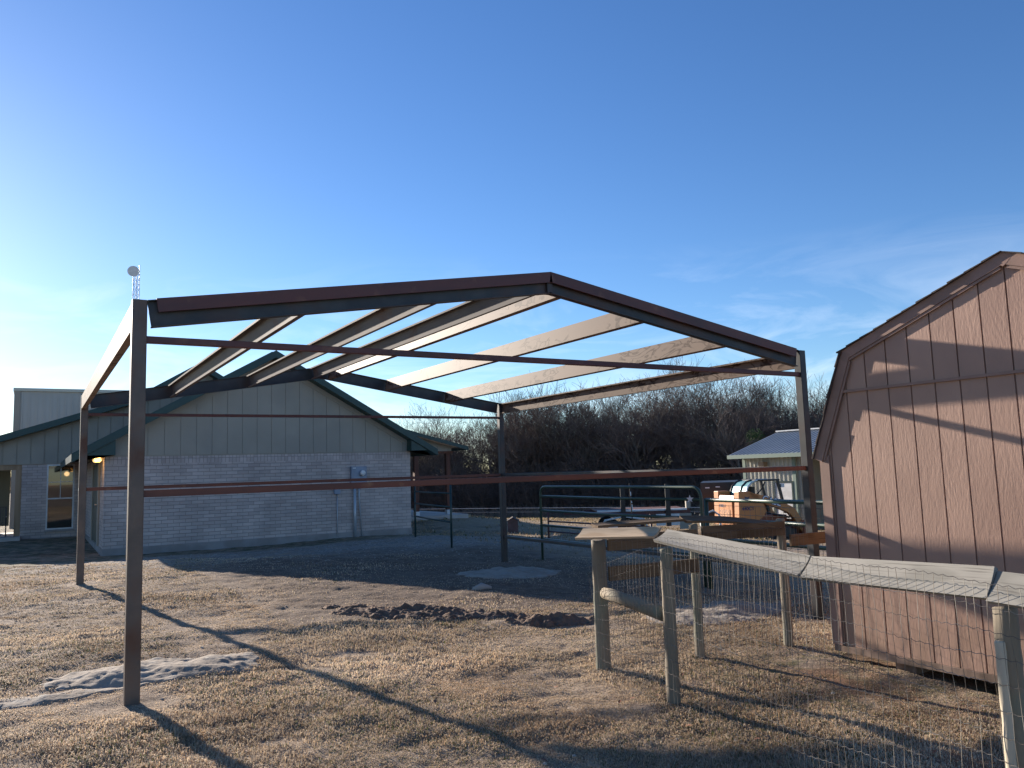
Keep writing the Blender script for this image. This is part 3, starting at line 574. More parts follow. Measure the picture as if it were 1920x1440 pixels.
# ---------------------------------------------------------------- wooden pen fences
def wire_mesh(path, z0, z1, r=.0013, seed=1, dv=.051, dh=.1016, bulge=.01):
    rg = np.random.default_rng(seed); mb = MB(); P = [Vector((p[0], p[1], 0)) for p in path]; zt = [p[2] for p in path]
    Ls = [0]
    for i in range(1, len(P)): Ls.append(Ls[-1]+(P[i]-P[i-1]).length)
    def at(s):
        for i in range(1, len(P)):
            if s <= Ls[i] or i == len(P)-1:
                t = (s-Ls[i-1])/(Ls[i]-Ls[i-1]); d = (P[i]-P[i-1]).normalized(); n = Vector((-d.y, d.x, 0)); return P[i-1].lerp(P[i], t), n, zt[i-1]*(1-t)+zt[i]*t
    def pos(s, k, nrow):
        p, n, zz = at(s); h = zz-z0(p.x, p.y) ; z = z0(p.x, p.y)+h*k/nrow
        b = bulge*(math.sin(s*2.3+k*.5)+.6*math.sin(s*5.1-k*.9)); return Vector((p.x, p.y, z+.006*math.sin(s*7+k)))+n*b
    nrow = int(round((path[0][2]-z0(path[0][0], path[0][1]))/dh)); ns = int(Ls[-1]/dv)
    for i in range(ns+1):
        s = min(i*dv+rg.normal(0, .004), Ls[-1]); j = [rg.normal(0, .0035) for _ in range(nrow+1)]
        mb.tube([pos(max(0, min(Ls[-1], s+j[k])), k, nrow) for k in range(nrow+1)], r, 3, False)
    for k in range(nrow+1):
        pts = []
        for i in range(ns*2+1):
            s = min(i*dv/2, Ls[-1]); p = pos(s, k, nrow); pts.append(p+Vector((0, 0, .0035*(-1)**i+rg.normal(0, .0008))))
        mb.tube(pts, r*1.15, 3, False)
    return mb
def rpost(x, y, zt, r, parent, lean=(0, 0), name='fence_post', m='treated'):
    zb = g1(x, y)-.08; pts = []; rs = []
    n = 22
    for i in range(n):
        t = i/(n-1); pts.append((x+lean[0]*t+random.uniform(-.0012, .0012), y+lean[1]*t+random.uniform(-.0012, .0012), zb+(zt-zb)*t)); rs.append(r*(1.04-.08*t)*random.uniform(.99, 1.01))
    pts.append((x+lean[0], y+lean[1], zt+.006)); rs.append(r*.8)
    mb = MB().tube(pts, rs, 20); sd_ = random.randrange(999); A_ = np.array(mb.v); cx_, cy_ = x+lean[0]*.5, y+lean[1]*.5
    th = np.arctan2(A_[:, 1]-cy_, A_[:, 0]-cx_); k_ = 1+fbm(np.cos(th)*2+9, np.sin(th)*2+A_[:, 2]*.7, 2.2, 3, sd_)*.20; k_ -= np.where(np.abs(np.sin(th*1.5+sd_)) < .12, .10, 0)
    mb.v = [(cx_+(p[0]-cx_)*k, cy_+(p[1]-cy_)*k, p[2]) for p, k in zip(mb.v, k_)]
    return mb.build(name, m, parent, smooth=True)
PA, PB_, PE, PC, PD = (3.53, -.80), (3.26, -1.95), (2.76, -4.52), (4.53, -.91), (5.50, -1.08)
f1 = thing('wooden_fence', (3.2, -2.4, -.15), 'near side of wooden pen, grey cap boards on round posts with wire mesh', 'fence')
rpost(*PA, .93, .063, f1); rpost(*PB_, .95, .046, f1); rpost(*PE, .93, .047, f1); 
rpost(PE[0]-.052, PE[1]+.005, .80, .020, f1, lean=(0.0, 0), name='split_stake', m='sunlitstake')
rpost(2.3, -6.9, .96, .06, f1)
MB().tube([(PA[0]-.03, PA[1]-.1, .50), (PA[0]-.06, PA[1]-.3, .495), (PB_[0]+.0, PB_[1]+.07, .49)], [.048, .05, .052], 14).build('brace_pole', 'treated', f1, smooth=True)
def board(pts, wd, th, tilt, m, parent, name='cap_board', cup=.006, n=10):
    """pts: polyline of centre points; tilt: list of roll angles (outward = towards -x)"""
    mb = MB(); pts = [Vector(p) for p in pts]; K = len(pts); vs = []; lc = []; L_ = 0; r0 = random.random()*9; ncx = 6
    for i, p in enumerate(pts):
        d = (pts[min(i+1, K-1)]-pts[max(i-1, 0)]).normalized(); sx = d.cross(Vector((0, 0, 1))).normalized(); t = tilt[i] if isinstance(tilt, (list, tuple)) else tilt
        a = sx*math.cos(t)-Vector((0, 0, 1))*math.sin(t); nn = a.cross(d)
        nn = nn if nn.z > 0 else -nn
        if i: L_ += (p-pts[i-1]).length
        for sgn in (1, -1):
            for k in range(ncx):
                u = -1+2*k/(ncx-1); u2 = u*sgn; q_ = p+a*(u2*wd/2)+nn*(cup*(u2*u2)+sgn*th/2); vs.append(q_); lc.append((u2*wd/2+r0, sgn*th/2+r0, L_))
    m_ = 2*ncx; fs = []
    for i in range(K-1):
        for k in range(m_): fs.append((i*m_+k, i*m_+(k+1) % m_, (i+1)*m_+(k+1) % m_, (i+1)*m_+k))
    fs.append(tuple(range(m_))[::-1]); fs.append(tuple(range((K-1)*m_, K*m_)))
    mb.add(vs, fs, lc); o = mb.build(name, m, parent); return o
def lerpn(a, b, n, sag=0):
    a = Vector(a); b = Vector(b); return [a.lerp(b, i/(n-1))+Vector((0, 0, -sag*4*(i/(n-1))*(1-i/(n-1)))) for i in range(n)]
# pale board lying across the corner post
o = board(lerpn((3.335, -.80, .985), (3.57, -1.52, 1.02), 8), .14, .02, .5, 'tanwood', f1, cup=.010); o['label'] = 'pale sunlit board lying across the corner post'
def fl(s, z): # along B -> E and on
    d = Vector((PE[0]-PB_[0], PE[1]-PB_[1], 0)); return Vector((PB_[0], PB_[1], z))+d*s
o = board([fl(-.02+.0575*i, 1.035-.0065*i) for i in range(11)], .14, .022, [.5+.03*i for i in range(11)], 'greywood', f1, cup=.010)
o = board([fl(.56+.0385*i, .968+.0048*i) for i in range(12)], .14, .022, [.85+.02*i for i in range(12)], 'greywood', f1, cup=.006)
o = board([fl(.985+.09*i, 1.005) for i in range(12)], .14, .022, [.95]*12, 'greywood', f1, cup=.006)
g0 = lambda x, y: g1(x, y)+.01
off = .075
wire_mesh([(PA[0]-.09, PA[1]+.02, .70), (PB_[0]-.065, PB_[1]+.03, .98)], g0, 0, seed=2).build('wire_mesh', 'wire', f1)
wire_mesh([(PB_[0]-.072, PB_[1], 1.05), (PE[0]-.085, PE[1], 1.04), (2.22, -6.9, 1.0)], g0, 0, seed=3, bulge=.007).build('wire_mesh', 'wire', f1)
f2 = thing('wooden_fence', (4.5, -.95, -.2), 'far side of wooden pen, brown boards and wire mesh running to the shed corner', 'fence')
rpost(*PC, 1.0, .042, f2); rpost(*PD, 1.0, .043, f2)
board(lerpn((3.60, -.66, 1.035), (4.45, -.84, 1.05), 8, .0), .14, .022, .1, 'brownwood', f2); board(lerpn((4.46, -.86, 1.045), (5.38, -1.06, .95), 8, -.02), .14, .022, .3, 'brownwood', f2)
for (a_, b_, z_, hh) in ((PA, PC, .90, .13), (PC, PD, .92, .13), (PA, PC, .645, .12), (PD, (6.3, -1.15), .80, .11)):
    MB().beam((a_[0]+.06, a_[1]-.05, z_), (b_[0]-.02, b_[1]-.055, z_), .024, hh).build('fence_board', 'brownwood', f2)
wire_mesh([(PA[0]+.08, PA[1]-.07, .92), (PC[0], PC[1]-.08, .93), (PD[0], PD[1]-.08, .93), (5.75, -1.2, 1.0)], g0, 0, seed=5, bulge=.006).build('wire_mesh', 'wire', f2)

# ---------------------------------------------------------------- pipe gates
def pipe_gate(name, a_, b_, rails, zt, m, label, cat, r=.024, arch=False, upr=(), lowred=()):
    zb = min(g1(*a_), g1(*b_)); t = thing(name, ((a_[0]+b_[0])/2, (a_[1]+b_[1])/2, zb), label, cat)
    A_ = Vector((*a_, 0)); B_ = Vector((*b_, 0)); at = lambda s, z: A_.lerp(B_, s)+Vector((0, 0, z))
    L_ = (B_-A_).length
    if arch:
        rr = .16/L_; pts = [at(0, .25)]+[at(rr*(1-math.cos(q)), zt-.16+.16*math.sin(q)) for q in np.linspace(0, math.pi/2, 6)]+[at(1-rr*(1-math.cos(q)), zt-.16+.16*math.sin(q)) for q in np.linspace(math.pi/2, 0, 6)]+[at(1, .25), at(1, zb-.02)]
        pts[0] = at(0, zb-.05)
        MB().tube(pts, r, 10).build('gate_frame', m, t, smooth=True)
    else:
        for s in (0, 1):
            MB().tube([at(s, zb-.1), at(s, zt+.02)], r*1.15, 10).build('gate_post', m, t, smooth=True)
        MB().tube([at(0, zt), at(1, zt)], r, 10).build('gate_rail', m, t, smooth=True)
    for z in rails: MB().tube([at(0, z), at(.5, z-.01), at(1, z)], r*.95, 10).build('gate_rail', m, t, smooth=True)
    for s in upr: MB().beam(at(s, zb+.2), at(s, zt-.02), .012, .05).build('gate_brace', m, t)
    return t
M['gatedark'] = mat('dark_green_gate_paint', (.012, .035, .035), .4, c2=(.02, .05, .045), scale=3)
pipe_gate('pipe_gate', (8.33, 13.76), (7.77, 10.46), (1.05, .73, .38), 1.30, 'gatedark', 'dark green pipe gate at the right corner of the brick house', 'gate', .022)
pipe_gate('pipe_gate', (8.23, 7.3), (8.23, 2.75), (1.0, .71, .42, .14), 1.19, 'gate', 'dark green pipe gate with rounded top corners behind the far corner post', 'gate', .026, arch=True, upr=(.46, .62, .97))
pipe_gate('pipe_gate', (8.20, 2.62), (8.20, -2.6), (.71, .42, .14), 1.0, 'gate', 'sunlit green pipe panel behind the corner post nearest the shed', 'gate', .03)
# grid panel on the gate
gp = MB(); 
for i in range(24): s_ = i*.1; gp.tube([(8.25, 2.5-s_, .0), (8.25, 2.5-s_, .92)], .003, 4, False)
for k in range(8): gp.tube([(8.25, 2.5, .02+.128*k), (8.25, .15, .02+.128*k)], .003, 4, False)
tag(gp.build('stock_panel', 'wire'), 'square-grid wire stock panel wired behind the sunlit green pipe panel', 'wire panel')
rg_ = thing('red_pipe_gate', (*V(2.0, 21.5), -.5), 'low dark red pipe gate seen through the bowed green gate', 'gate')
for z in (.36, .08, -.2): MB().tube([(*V(.9, 22.5), z), (*V(3.2, 19), z+.02)], .022, 8).build('gate_rail', 'red', rg_, smooth=True)
for q_ in ((.9, 22.5), (3.2, 19)): MB().tube([(*V(*q_), -.6), (*V(*q_), .4)], .025, 8).build('gate_post', 'red', rg_, smooth=True)


# ---------------------------------------------------------------- brick house
def soldier_mat():
    m = M['brick'].copy(); m.name = 'painted_soldier_brick'; t = [n for n in m.node_tree.nodes if n.type == 'TEX_BRICK'][0]
    t.inputs['Brick Width'].default_value = .0965; t.inputs['Row Height'].default_value = .5; t.offset = 0; return m
M['soldier'] = soldier_mat()
h = thing('brick_house', (5.2, 20, -.35), 'pale painted brick house with grey board-and-batten gables and dark green metal roof', 'house')
HX0, HX1, HY, HB, HT = .93, 9.52, 16.73, -.14, 2.02
bx('front_wall', 'brick', h, HX0, HX1, HY, HY+.15, HB, HT)
bx('soldier_course', 'soldier', h, HX0-.004, HX1+.004, HY-.004, HY+.15, HT+.001, 2.215)
bx('foundation', 'slab', h, HX0-.02, HX1+.02, HY-.03, 27, -.7, HB-.001)
bx('right_wall', 'brick', h, HX1-.15, HX1, HY+.151, 27, HB, 2.215)
sw = bx('side_wall', 'brick', h, HX0, HX0+.15, HY+.151, 25.6, HB, 2.215)
MB().box(HX0+.0, HX1-.0, HY-.012, HY-.005, 2.215, 2.235).build('water_table', 'siding', h)
# gable siding in grooved panels
def grooved(mb, x0, x1, z0, zf, y, step=.4064, gap=.012, th=.016):
    xs_ = [x0]+[x0+step*(k+.5) for k in range(200) if x0+step*(k+.5) < x1]+[x1]
    for k in range(len(xs_)-1):
        p, q = xs_[k]+gap/2, xs_[k+1]-gap/2; mid = [m_ for m_ in (AX, 4.67, 2.39) if p < m_ < q]; top = [(m_, zf(m_)) for m_ in [q]+sorted(mid, reverse=True)+[p]]
        if min(t_[1] for t_ in top) <= z0+.02: continue
        mb.prism([(p, z0), (q, z0)]+top, (0, y-th, 0), (1, 0, 0), (0, 0, 1), (0, 1, 0), th-.001)
AX, AZ, SLOPE = 5.225, 5.13, .572
def gz_(x): return AZ-abs(x-AX)*SLOPE
gs = MB().prism([(HX0-.0, 2.236), (HX1+.0, 2.236), (HX1, gz_(HX1)-.05), (AX, AZ-.05), (HX0, gz_(HX0)-.05)], (0, HY, 0), (1, 0, 0), (0, 0, 1), (0, 1, 0), .15)
grooved(gs, HX0, HX1, 2.24, lambda q: min(gz_(q)-.27, 4.62), HY)
gs.prism([(HX0+1.5, 4.635), (HX1-1.5, 4.635), (AX, AZ-.1)], (0, HY-.016, 0), (1, 0, 0), (0, 0, 1), (0, 1, 0), .015) if False else None
gs.build('gable_siding', 'siding', h)
fb = MB()
for s_ in (-1, 1):
    a_ = Vector((AX, HY-.022, AZ-.22)); b_ = Vector((AX+s_*4.25, HY-.022, AZ-.22-4.25*SLOPE)); fb.beam(a_, b_, .03, .16, up=(0, 1, 0) if False else (0, 0, 1))
fb.build('frieze_board', 'siding', h)
# roof slabs: ridge runs back along y
RY0, RY1 = HY-.42, 27.3
def roof_slab(ax, az, ex, slope, y0, y1, th=.03):
    s_ = 1 if ex > ax else -1; z1 = az-abs(ex-ax)*slope
    return [(ax, az), (ex, z1), (ex, z1-th), (ax, az-th)], y0, y1
rmb = MB(); ftrim = MB()
for ex in (.18, 10.27):
    pts, a_, b_ = roof_slab(AX, AZ+.05, ex, SLOPE, RY0, RY1); rmb.prism(pts, (0, a_, 0), (1, 0, 0), (0, 0, 1), (0, 1, 0), b_-a_)
    s_ = 1 if ex > AX else -1; ze = AZ+.05-abs(ex-AX)*SLOPE
    for k in range(1, 34):          # standing seams
        yy_ = RY0+.43*k; 
        if yy_ < RY1: rmb.prism([(AX, AZ+.05), (ex, ze), (ex, ze+.025), (AX, AZ+.075)], (0, yy_, 0), (1, 0, 0), (0, 0, 1), (0, 1, 0), .02)
rmb.build('roof', 'green_roof', h)
for ex in (.18, 10.27):
    s_ = 1 if ex > AX else -1; ze = AZ+.05-abs(ex-AX)*SLOPE
    ftrim.prism([(AX, AZ+.045), (ex, ze-.005), (ex, ze-.19), (AX, AZ-.145)], (0, RY0-.022, 0), (1, 0, 0), (0, 0, 1), (0, 1, 0), .02)
    ftrim.prism([(AX, AZ-.146), (ex, ze-.191), (ex, ze-.205), (AX, AZ-.16)], (0, RY0-.02, 0), (1, 0, 0), (0, 0, 1), (0, 1, 0), .41)   # soffit
    ftrim.box(min(ex, ex+.02*s_), max(ex, ex+.02*s_), RY0, RY1, ze-.19, ze-.002)
ftrim.build('fascia', 'green_trim', h)
for ex in (.18, 10.27):             # boxed eave returns
    s_ = 1 if ex > AX else -1; xi = HX1-.12 if s_ > 0 else HX0+.22; ze = AZ+.05-abs(ex-AX)*SLOPE; zi = AZ+.05-abs(xi-AX)*SLOPE
    exx = ex-.012*s_
    MB().prism([(xi, 2.25), (exx, 2.25), (exx, ze-.206), (xi, zi-.206)], (0, RY0+.03, 0), (1, 0, 0), (0, 0, 1), (0, 1, 0), .36).build('eave_return', 'green_trim', h)
    MB().box(min(exx, xi), max(exx, xi), HY+.16, 27, 2.25, 2.27).build('soffit', 'tan_trim', h)
dr = MB().box(HX0-.03, HX0-.002, 18.35, 20.5, -.1, 2.07).build('door', 'doorgreen', h); MB().box(HX0-.045, HX0-.031, 18.45, 19.0, .1, .9).box(HX0-.045, HX0-.031, 18.45, 19.0, 1.05, 1.95).build('door_panel', 'doorgreen', dr)
MB().tube([(HX0-.05, 18.5, .95), (HX0-.10, 18.5, .95)], .03, 8).build('handle', 'alu', dr)
MB().box(HX0-.05, HX0-.003, 20.51, 21.1, -.14, 2.1).box(HX0-.05, HX0-.003, 18.05, 18.34, -.14, 2.1).box(HX0-.05, HX0-.003, 18.34, 20.51, 2.075, 2.2).build('door_frame', 'siding', h)
lp = MB().tube([(HX0-.003, 17.0, 2.18), (HX0-.07, 17.0, 2.18)], .045, 10).tube([(HX0-.08, 17.12, 2.16), (HX0-.2, 17.25, 2.15)], [.03, .07], 10).build('wall_lamp', 'white', h)
MB().tube([(HX0-.14, 17.0, 2.09), (HX0-.14, 17.0, 2.13), (HX0-.14, 17.0, 2.19), (HX0-.14, 17.0, 2.22)], [.05, .09, .08, .04], 14).build('lamp_shade', 'lampglass', lp, smooth=True)
ll = bpy.data.lights.new('porch_lamp_light', 'POINT'); ll.energy = 2.5; ll.color = (1, .6, .25); ll.shadow_soft_size = .1; llo = bpy.data.objects.new('porch_lamp_light', ll); COL.objects.link(llo); llo.location = (HX0-.30, 17.0, 2.0)
# electric meter and conduits
MY = HY-.13
mt = MB().box(7.54, 8.03, MY, HY-.005, 1.22, 1.80).build('meter_box', 'elec', h, bevel=.006)
MB().tube([(7.88, MY, 1.60), (7.88, MY-.03, 1.60)], .10, 18).build('meter_ring', 'elec', mt)
MB().tube([(7.88, MY-.03, 1.60), (7.88, MY-.09, 1.60), (7.88, MY-.11, 1.60)], [.082, .08, .05], 18).build('meter_dome', 'white', mt, smooth=True)
MB().box(7.58, 7.68, MY-.004, MY-.001, 1.74, 1.77).build('label_plate', 'white', mt)
MB().tube([(7.66, HY-.07, 1.21), (7.66, HY-.07, -.5)], .045, 10).build('conduit', 'conduit', h, smooth=True)
MB().tube([(7.80, HY-.06, 1.21), (7.80, HY-.06, .9), (7.90, HY-.06, -.5)], .022, 8).build('conduit', 'conduit', h, smooth=True)
MB().tube([(7.13, HY-.03, 1.1), (7.13, HY-.03, -.5)], .014, 8).build('conduit', 'conduit', h, smooth=True)
MB().box(7.03, 7.21, HY-.09, HY-.005, 1.0, 1.24).build('junction_box', 'elec', h)
# left wing
LY = 25.57
bx('wing_wall', 'brick', h, -.98, -.235, LY, LY+.15, -.25, 2.25); bx('wing_wall', 'brick', h, .60, .93-.001, LY, LY+.15, -.25, 2.25); bx('wing_wall', 'brick', h, -.235, .60, LY+.001, LY+.15, -.25, .0)
bx('foundation', 'slab', h, -.98, .92, LY-.02, LY+.3, -.6, -.251)
def lz(x):  # underside line of the wing roof
    if x >= 2.39: return 5.92-(4.67-x)*.61
    return 5.92-(4.67-2.39)*.61-(2.39-x)*.335
ls = MB().prism([(-4.6, 2.251), (5.2, 2.251), (5.2, 5.5), (4.67, lz(4.67)-.05), (2.39, lz(2.39)-.05), (-4.6, lz(-4.6)-.05)], (0, LY, 0), (1, 0, 0), (0, 0, 1), (0, 1, 0), .12)
grooved(ls, -4.6, 5.2, 2.26, lambda q: lz(min(q, 4.67))-.2, LY, gap=.03, th=.03)
ls.build('wing_siding', 'siding', h)
wr = MB(); wf = MB()
for (xa, za, xb, zb_) in ((4.67, lz(4.67), 2.39, lz(2.39)), (2.39, lz(2.39), -4.9, lz(-4.9)), (4.67, lz(4.67), 8.2, lz(4.67)-3.53*.61)):
    wr.prism([(xa, za+.06), (xb, zb_+.06), (xb, zb_+.03), (xa, za+.03)], (0, LY-.45, 0), (1, 0, 0), (0, 0, 1), (0, 1, 0), 3.2 if xb < 0 else 9)
    wf.prism([(xa, za+.055), (xb, zb_+.055), (xb, zb_-.15), (xa, za-.15)], (0, LY-.472, 0), (1, 0, 0), (0, 0, 1), (0, 1, 0), .02)
    wf.prism([(xa, za-.151), (xb, zb_-.151), (xb, zb_-.165), (xa, za-.165)], (0, LY-.47, 0), (1, 0, 0), (0, 0, 1), (0, 1, 0), .46)
wr.build('wing_roof', 'green_roof', h); wf.build('fascia', 'green_trim', h)
# window
wn = MB().box(-.235, -.19, LY+.0, LY+.09, .0, 2.245).box(.555, .60, LY, LY+.09, .0, 2.245).box(-.19, .555, LY, LY+.09, 2.195, 2.245).box(-.19, .555, LY, LY+.09, .0, .05).box(-.19, .555, LY+.01, LY+.08, 1.04, 1.085).build('window', 'white', h)
MB().box(-.19, .555, LY+.05, LY+.055, .05, 1.04).box(-.19, .555, LY+.05, LY+.055, 1.085, 2.195).build('window_pane', 'glass', wn)
MB().box(.172, .192, LY+.035, LY+.048, 1.085, 2.195).box(-.19, .171, LY+.035, LY+.048, 1.62, 1.64).box(.193, .555, LY+.035, LY+.048, 1.62, 1.64).build('muntin', 'white', wn)
MB().box(-.28, .64, LY-.05, LY-.001, -.07, .0).build('sill', 'slab', wn)
# porch at the far left with cedar beam, posts and back wall
MB().box(-4.6, -.981, LY+.01, LY+.16, 2.08, 2.25).build('porch_beam', 'tan_trim', h)
MB().box(-1.16, -.982, LY+.0, LY+.16, -.2, 2.079).build('porch_post', 'tan_trim', h)
bx('porch_wall', 'brick', h, -4.6, -1.74, 28.6, 28.75, -.2, 3.0)
bx('porch_shutter', 'doorgreen', h, -1.72, -1.36, 28.2, 28.28, .1, 2.2)
MB().box(-4.6, -4.4, LY, LY+.16, -.2, 2.079).build('porch_post', 'tan_trim', h)
pt = MB().box(-6, -.96, 24.9, 28.6, -.5, -.155).build('patio', 'patio'); tag(pt, kind='structure')
# rear porch on the right
bx('porch_slab', 'patio', h, 9.53, 13.75, 20.9, 27, -.5, -.075)
for (x, y) in ((11.78, 21.35), (13.22, 21.55), (9.75, 26.5), (13.22, 26.5)):
    p = MB().box(x-.085, x+.085, y-.085, y+.085, .1, 2.27).build('porch_post', 'cedar', h); MB().box(x-.095, x+.095, y-.095, y+.095, -.075, .1).build('post_base', 'white', p)
MB().box(9.6, 13.4, 21.4, 21.55, 2.271, 2.36).build('porch_beam', 'cedar', h)
pg = MB().prism([(9.5, 2.361), (13.32, 2.361), (13.32, 2.52), (11.0, 3.15), (9.5, 3.15)], (0, 21.38, 0), (1, 0, 0), (0, 0, 1), (0, 1, 0), .12)
x = 9.9
while x < 13.2: pg.box(x-.019, x+.019, 21.362, 21.379, 2.37, min(3.1, 3.15-(x-11)*.262-.06)); x += .4064
pg.build('porch_gable', 'siding', h)
MB().prism([(9.3, 3.70), (13.85, 2.52), (13.85, 2.47), (9.3, 3.65)], (0, 21.0, 0), (1, 0, 0), (0, 0, 1), (0, 1, 0), 6.5).build('porch_roof', 'green_roof', h)
MB().prism([(9.3, 3.695), (13.84, 2.515), (13.84, 2.38), (9.3, 3.56)], (0, 20.98, 0), (1, 0, 0), (0, 0, 1), (0, 1, 0), .019).box(13.851, 13.87, 20.98, 27.4, 2.38, 2.52).build('fascia', 'green_trim', h)

# ---------------------------------------------------------------- patio rocking chair
ch = thing('patio_chair', (-1.62, 25.35, -.155), 'black wrought-iron chair on the sunny patio left of the house', 'chair')
cx, cy, cz = -1.62, 25.35, -.155
for sx in (-.24, .24):
    MB().tube([(cx+sx, cy-.3, cz+.03), (cx+sx, cy-.26, cz+.44)], .014, 6).build('leg', 'black', ch); MB().tube([(cx+sx, cy+.28, cz+.03), (cx+sx, cy+.2, cz+.44), (cx+sx, cy+.3, cz+1.0)], .014, 6).build('leg', 'black', ch)
    MB().tube([(cx+sx, cy-.24, cz+.44), (cx+sx, cy-.26, cz+.66), (cx+sx, cy+.2, cz+.68)], .014, 6).build('armrest', 'black', ch)
    MB().tube([(cx+sx, cy-.42, cz+.06), (cx+sx, cy, cz+.02), (cx+sx, cy+.42, cz+.06)], .014, 6).build('rocker', 'black', ch)
s_ = MB()
for k in range(7): s_.beam((cx-.24, cy-.24+.07*k, cz+.44), (cx+.24, cy-.24+.07*k, cz+.44), .045, .01)
s_.build('seat', 'black', ch); s_ = MB()
for k in range(7): s_.beam((cx-.21+.07*k, cy+.205, cz+.46), (cx-.21+.07*k, cy+.31, cz+1.0), .02, .01)
s_.beam((cx-.25, cy+.31, cz+1.0), (cx+.25, cy+.31, cz+1.0), .03, .03); s_.build('backrest', 'black', ch)

# ---------------------------------------------------------------- metal building, tower
mbld = thing('metal_building', (3.5, 45, -.4), 'tall pale metal building behind the left wing of the house', 'building')
wl = MB().box(-1.5, 11, 39.0, 39.2, -.8, 6.15); 
for k in range(40): wl.box(-1.25+k*.31, -1.19+k*.31, 38.965, 38.999, -.8, 6.12)
wl.build('wall', 'metalbuilding', mbld); bx('side_wall', 'metalbuilding', mbld, -1.5, -1.3, 39.21, 52, -.8, 6.1); bx('back_wall', 'metalbuilding', mbld, -1.3, 11, 51.8, 52, -.8, 6.1)
MB().box(-1.6, 11.1, 38.9, 52.1, 6.151, 6.30).build('roof', 'tin', mbld); MB().box(-1.56, -1.30, 38.93, 38.962, -.8, 6.15).build('corner_trim', 'siding', mbld)
TX, TY = V(-28.98, 60); tw = thing('radio_tower', (TX, TY, -.8), 'slender lattice radio tower with a round dish near its top', 'tower')
lat = MB(); R3 = .26; leg = [(TX+R3*math.cos(q), TY+R3*math.sin(q)) for q in (.45, .45+2.094, .45+4.189)]
for k, (x, y) in enumerate(leg): MB().tube([(x, y, -.8), (x, y, 18.15+(.25 if k == 0 else 0))], .028, 6).build('leg', 'conduit', tw)
z = 0
while z < 17.9:
    for k in range(3):
        a_, b_ = leg[k], leg[(k+1) % 3]; lat.tube([(*a_, z), (*b_, z+.38)], .011, 4, False).tube([(*b_, z), (*a_, z+.38)], .011, 4, False).tube([(*a_, z), (*b_, z)], .011, 4, False)
    z += .4
lat.build('lattice', 'conduit', tw)
dd = (EYE-Vector((TX, TY, 17.7))); dd.z = 0; dd.normalize(); side = Vector((-dd.y, dd.x, 0)); c_ = Vector((TX, TY, 17.76))+dd*.35+side*.22*(-1 if side.dot(vx) > 0 else 1)
MB().tube([c_-dd*.22, c_-dd*.12, c_, c_+dd*.05], [.12, .32, .42, .40], 24).build('dish', 'white', tw, smooth=False); MB().tube([c_-dd*.25, Vector((TX, TY, 17.76))], .03, 6).build('dish_mount', 'conduit', tw)

# ---------------------------------------------------------------- tin outbuilding at right
tb = thing('tin_outbuilding', (30, 16, -1.5), 'ribbed tin outbuilding with green trim and blue-grey roof behind the orange loader', 'building')
TXW = 27.4; tw_ = MB().box(TXW, TXW+.1, 16.62, 17.0, -1.9, 1.85)
tw_ = MB().box(TXW, TXW+.1, 16.62, 19.45, -1.9, 1.85); y = 16.75
while y < 19.4: tw_.prism([(-.05, 0), (.05, 0), (.03, .04), (-.03, .04)], (TXW+.001, y, -1.9), (0, 1, 0), (-1, 0, 0), (0, 0, 1), 3.7); y += .23
tw_.build('wall', 'tin', tb)
bx('back_wall', 'tin', tb, TXW+.1, 33.4, 19.35, 19.45, -1.9, 1.85)
gbl = MB().prism([(TXW, 1.851), (33.4, 1.851), (30.4, 3.0)], (0, 19.35, 0), (1, 0, 0), (0, 0, 1), (0, 1, 0), .1).build('gable', 'tin', tb)
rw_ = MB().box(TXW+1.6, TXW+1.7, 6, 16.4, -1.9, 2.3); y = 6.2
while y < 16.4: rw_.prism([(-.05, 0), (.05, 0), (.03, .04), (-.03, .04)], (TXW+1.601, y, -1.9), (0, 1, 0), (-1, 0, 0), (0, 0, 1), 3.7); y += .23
rw_.build('recessed_wall', mat('brown_tin', (.16, .11, .085), .6, coord='o'), tb)  # brown wall of the open bay
bx('inner_wall', 'tin', tb, TXW+.1, TXW+1.6, 16.4, 16.6, -1.9, 1.9)
MB().box(TXW-.055, TXW+.01, 19.33, 19.5, -1.9, 1.8).build('corner_trim', 'palegreen', tb); MB().box(TXW-.055, TXW+.01, 16.55, 16.72, -1.9, 1.8).build('corner_trim', 'palegreen', tb)
tr = MB().prism([(TXW-.5, 1.86), (30.4, 2.95), (30.4, 2.99), (TXW-.5, 1.90)], (0, 5.5, 0), (1, 0, 0), (0, 0, 1), (0, 1, 0), 14.4)
y = 5.7
while y < 19.8: tr.prism([(TXW-.5, 1.90), (30.4, 2.99), (30.4, 3.015), (TXW-.5, 1.925)], (0, y, 0), (1, 0, 0), (0, 0, 1), (0, 1, 0), .04); y += .23
tr.prism([(33.9, 1.86), (30.4, 2.95), (30.4, 2.99), (33.9, 1.90)], (0, 5.5, 0), (1, 0, 0), (0, 0, 1), (0, 1, 0), 14.4)
tr.build('roof', 'tinroof', tb); MB().box(30.2, 30.6, 5.5, 19.9, 2.98, 3.04).build('ridge_cap', 'white', tb)
MB().box(TXW-.55, TXW-.501, 5.5, 19.95, 1.73, 1.90).prism([(TXW-.5, 1.72), (30.4, 2.81), (30.4, 2.95), (TXW-.5, 1.86)], (0, 19.901, 0), (1, 0, 0), (0, 0, 1), (0, 1, 0), .03).build('fascia', 'palegreen', tb)
do = MB().box(TXW-.05, TXW-.045, 16.8, 17.7, -1.45, .62).build('door', 'white', tb); MB().box(TXW-.07, TXW-.044, 17.701, 17.78, -1.45, .7).box(TXW-.07, TXW-.044, 16.72, 16.799, -1.45, .7).box(TXW-.07, TXW-.044, 16.8, 17.7, .621, .7).build('door_frame', 'gatedark', do)
MB().box(TXW-.3, TXW-.042, 18.05, 18.35, 1.35, 1.55).build('flood_lamp', 'tan_trim', tb)

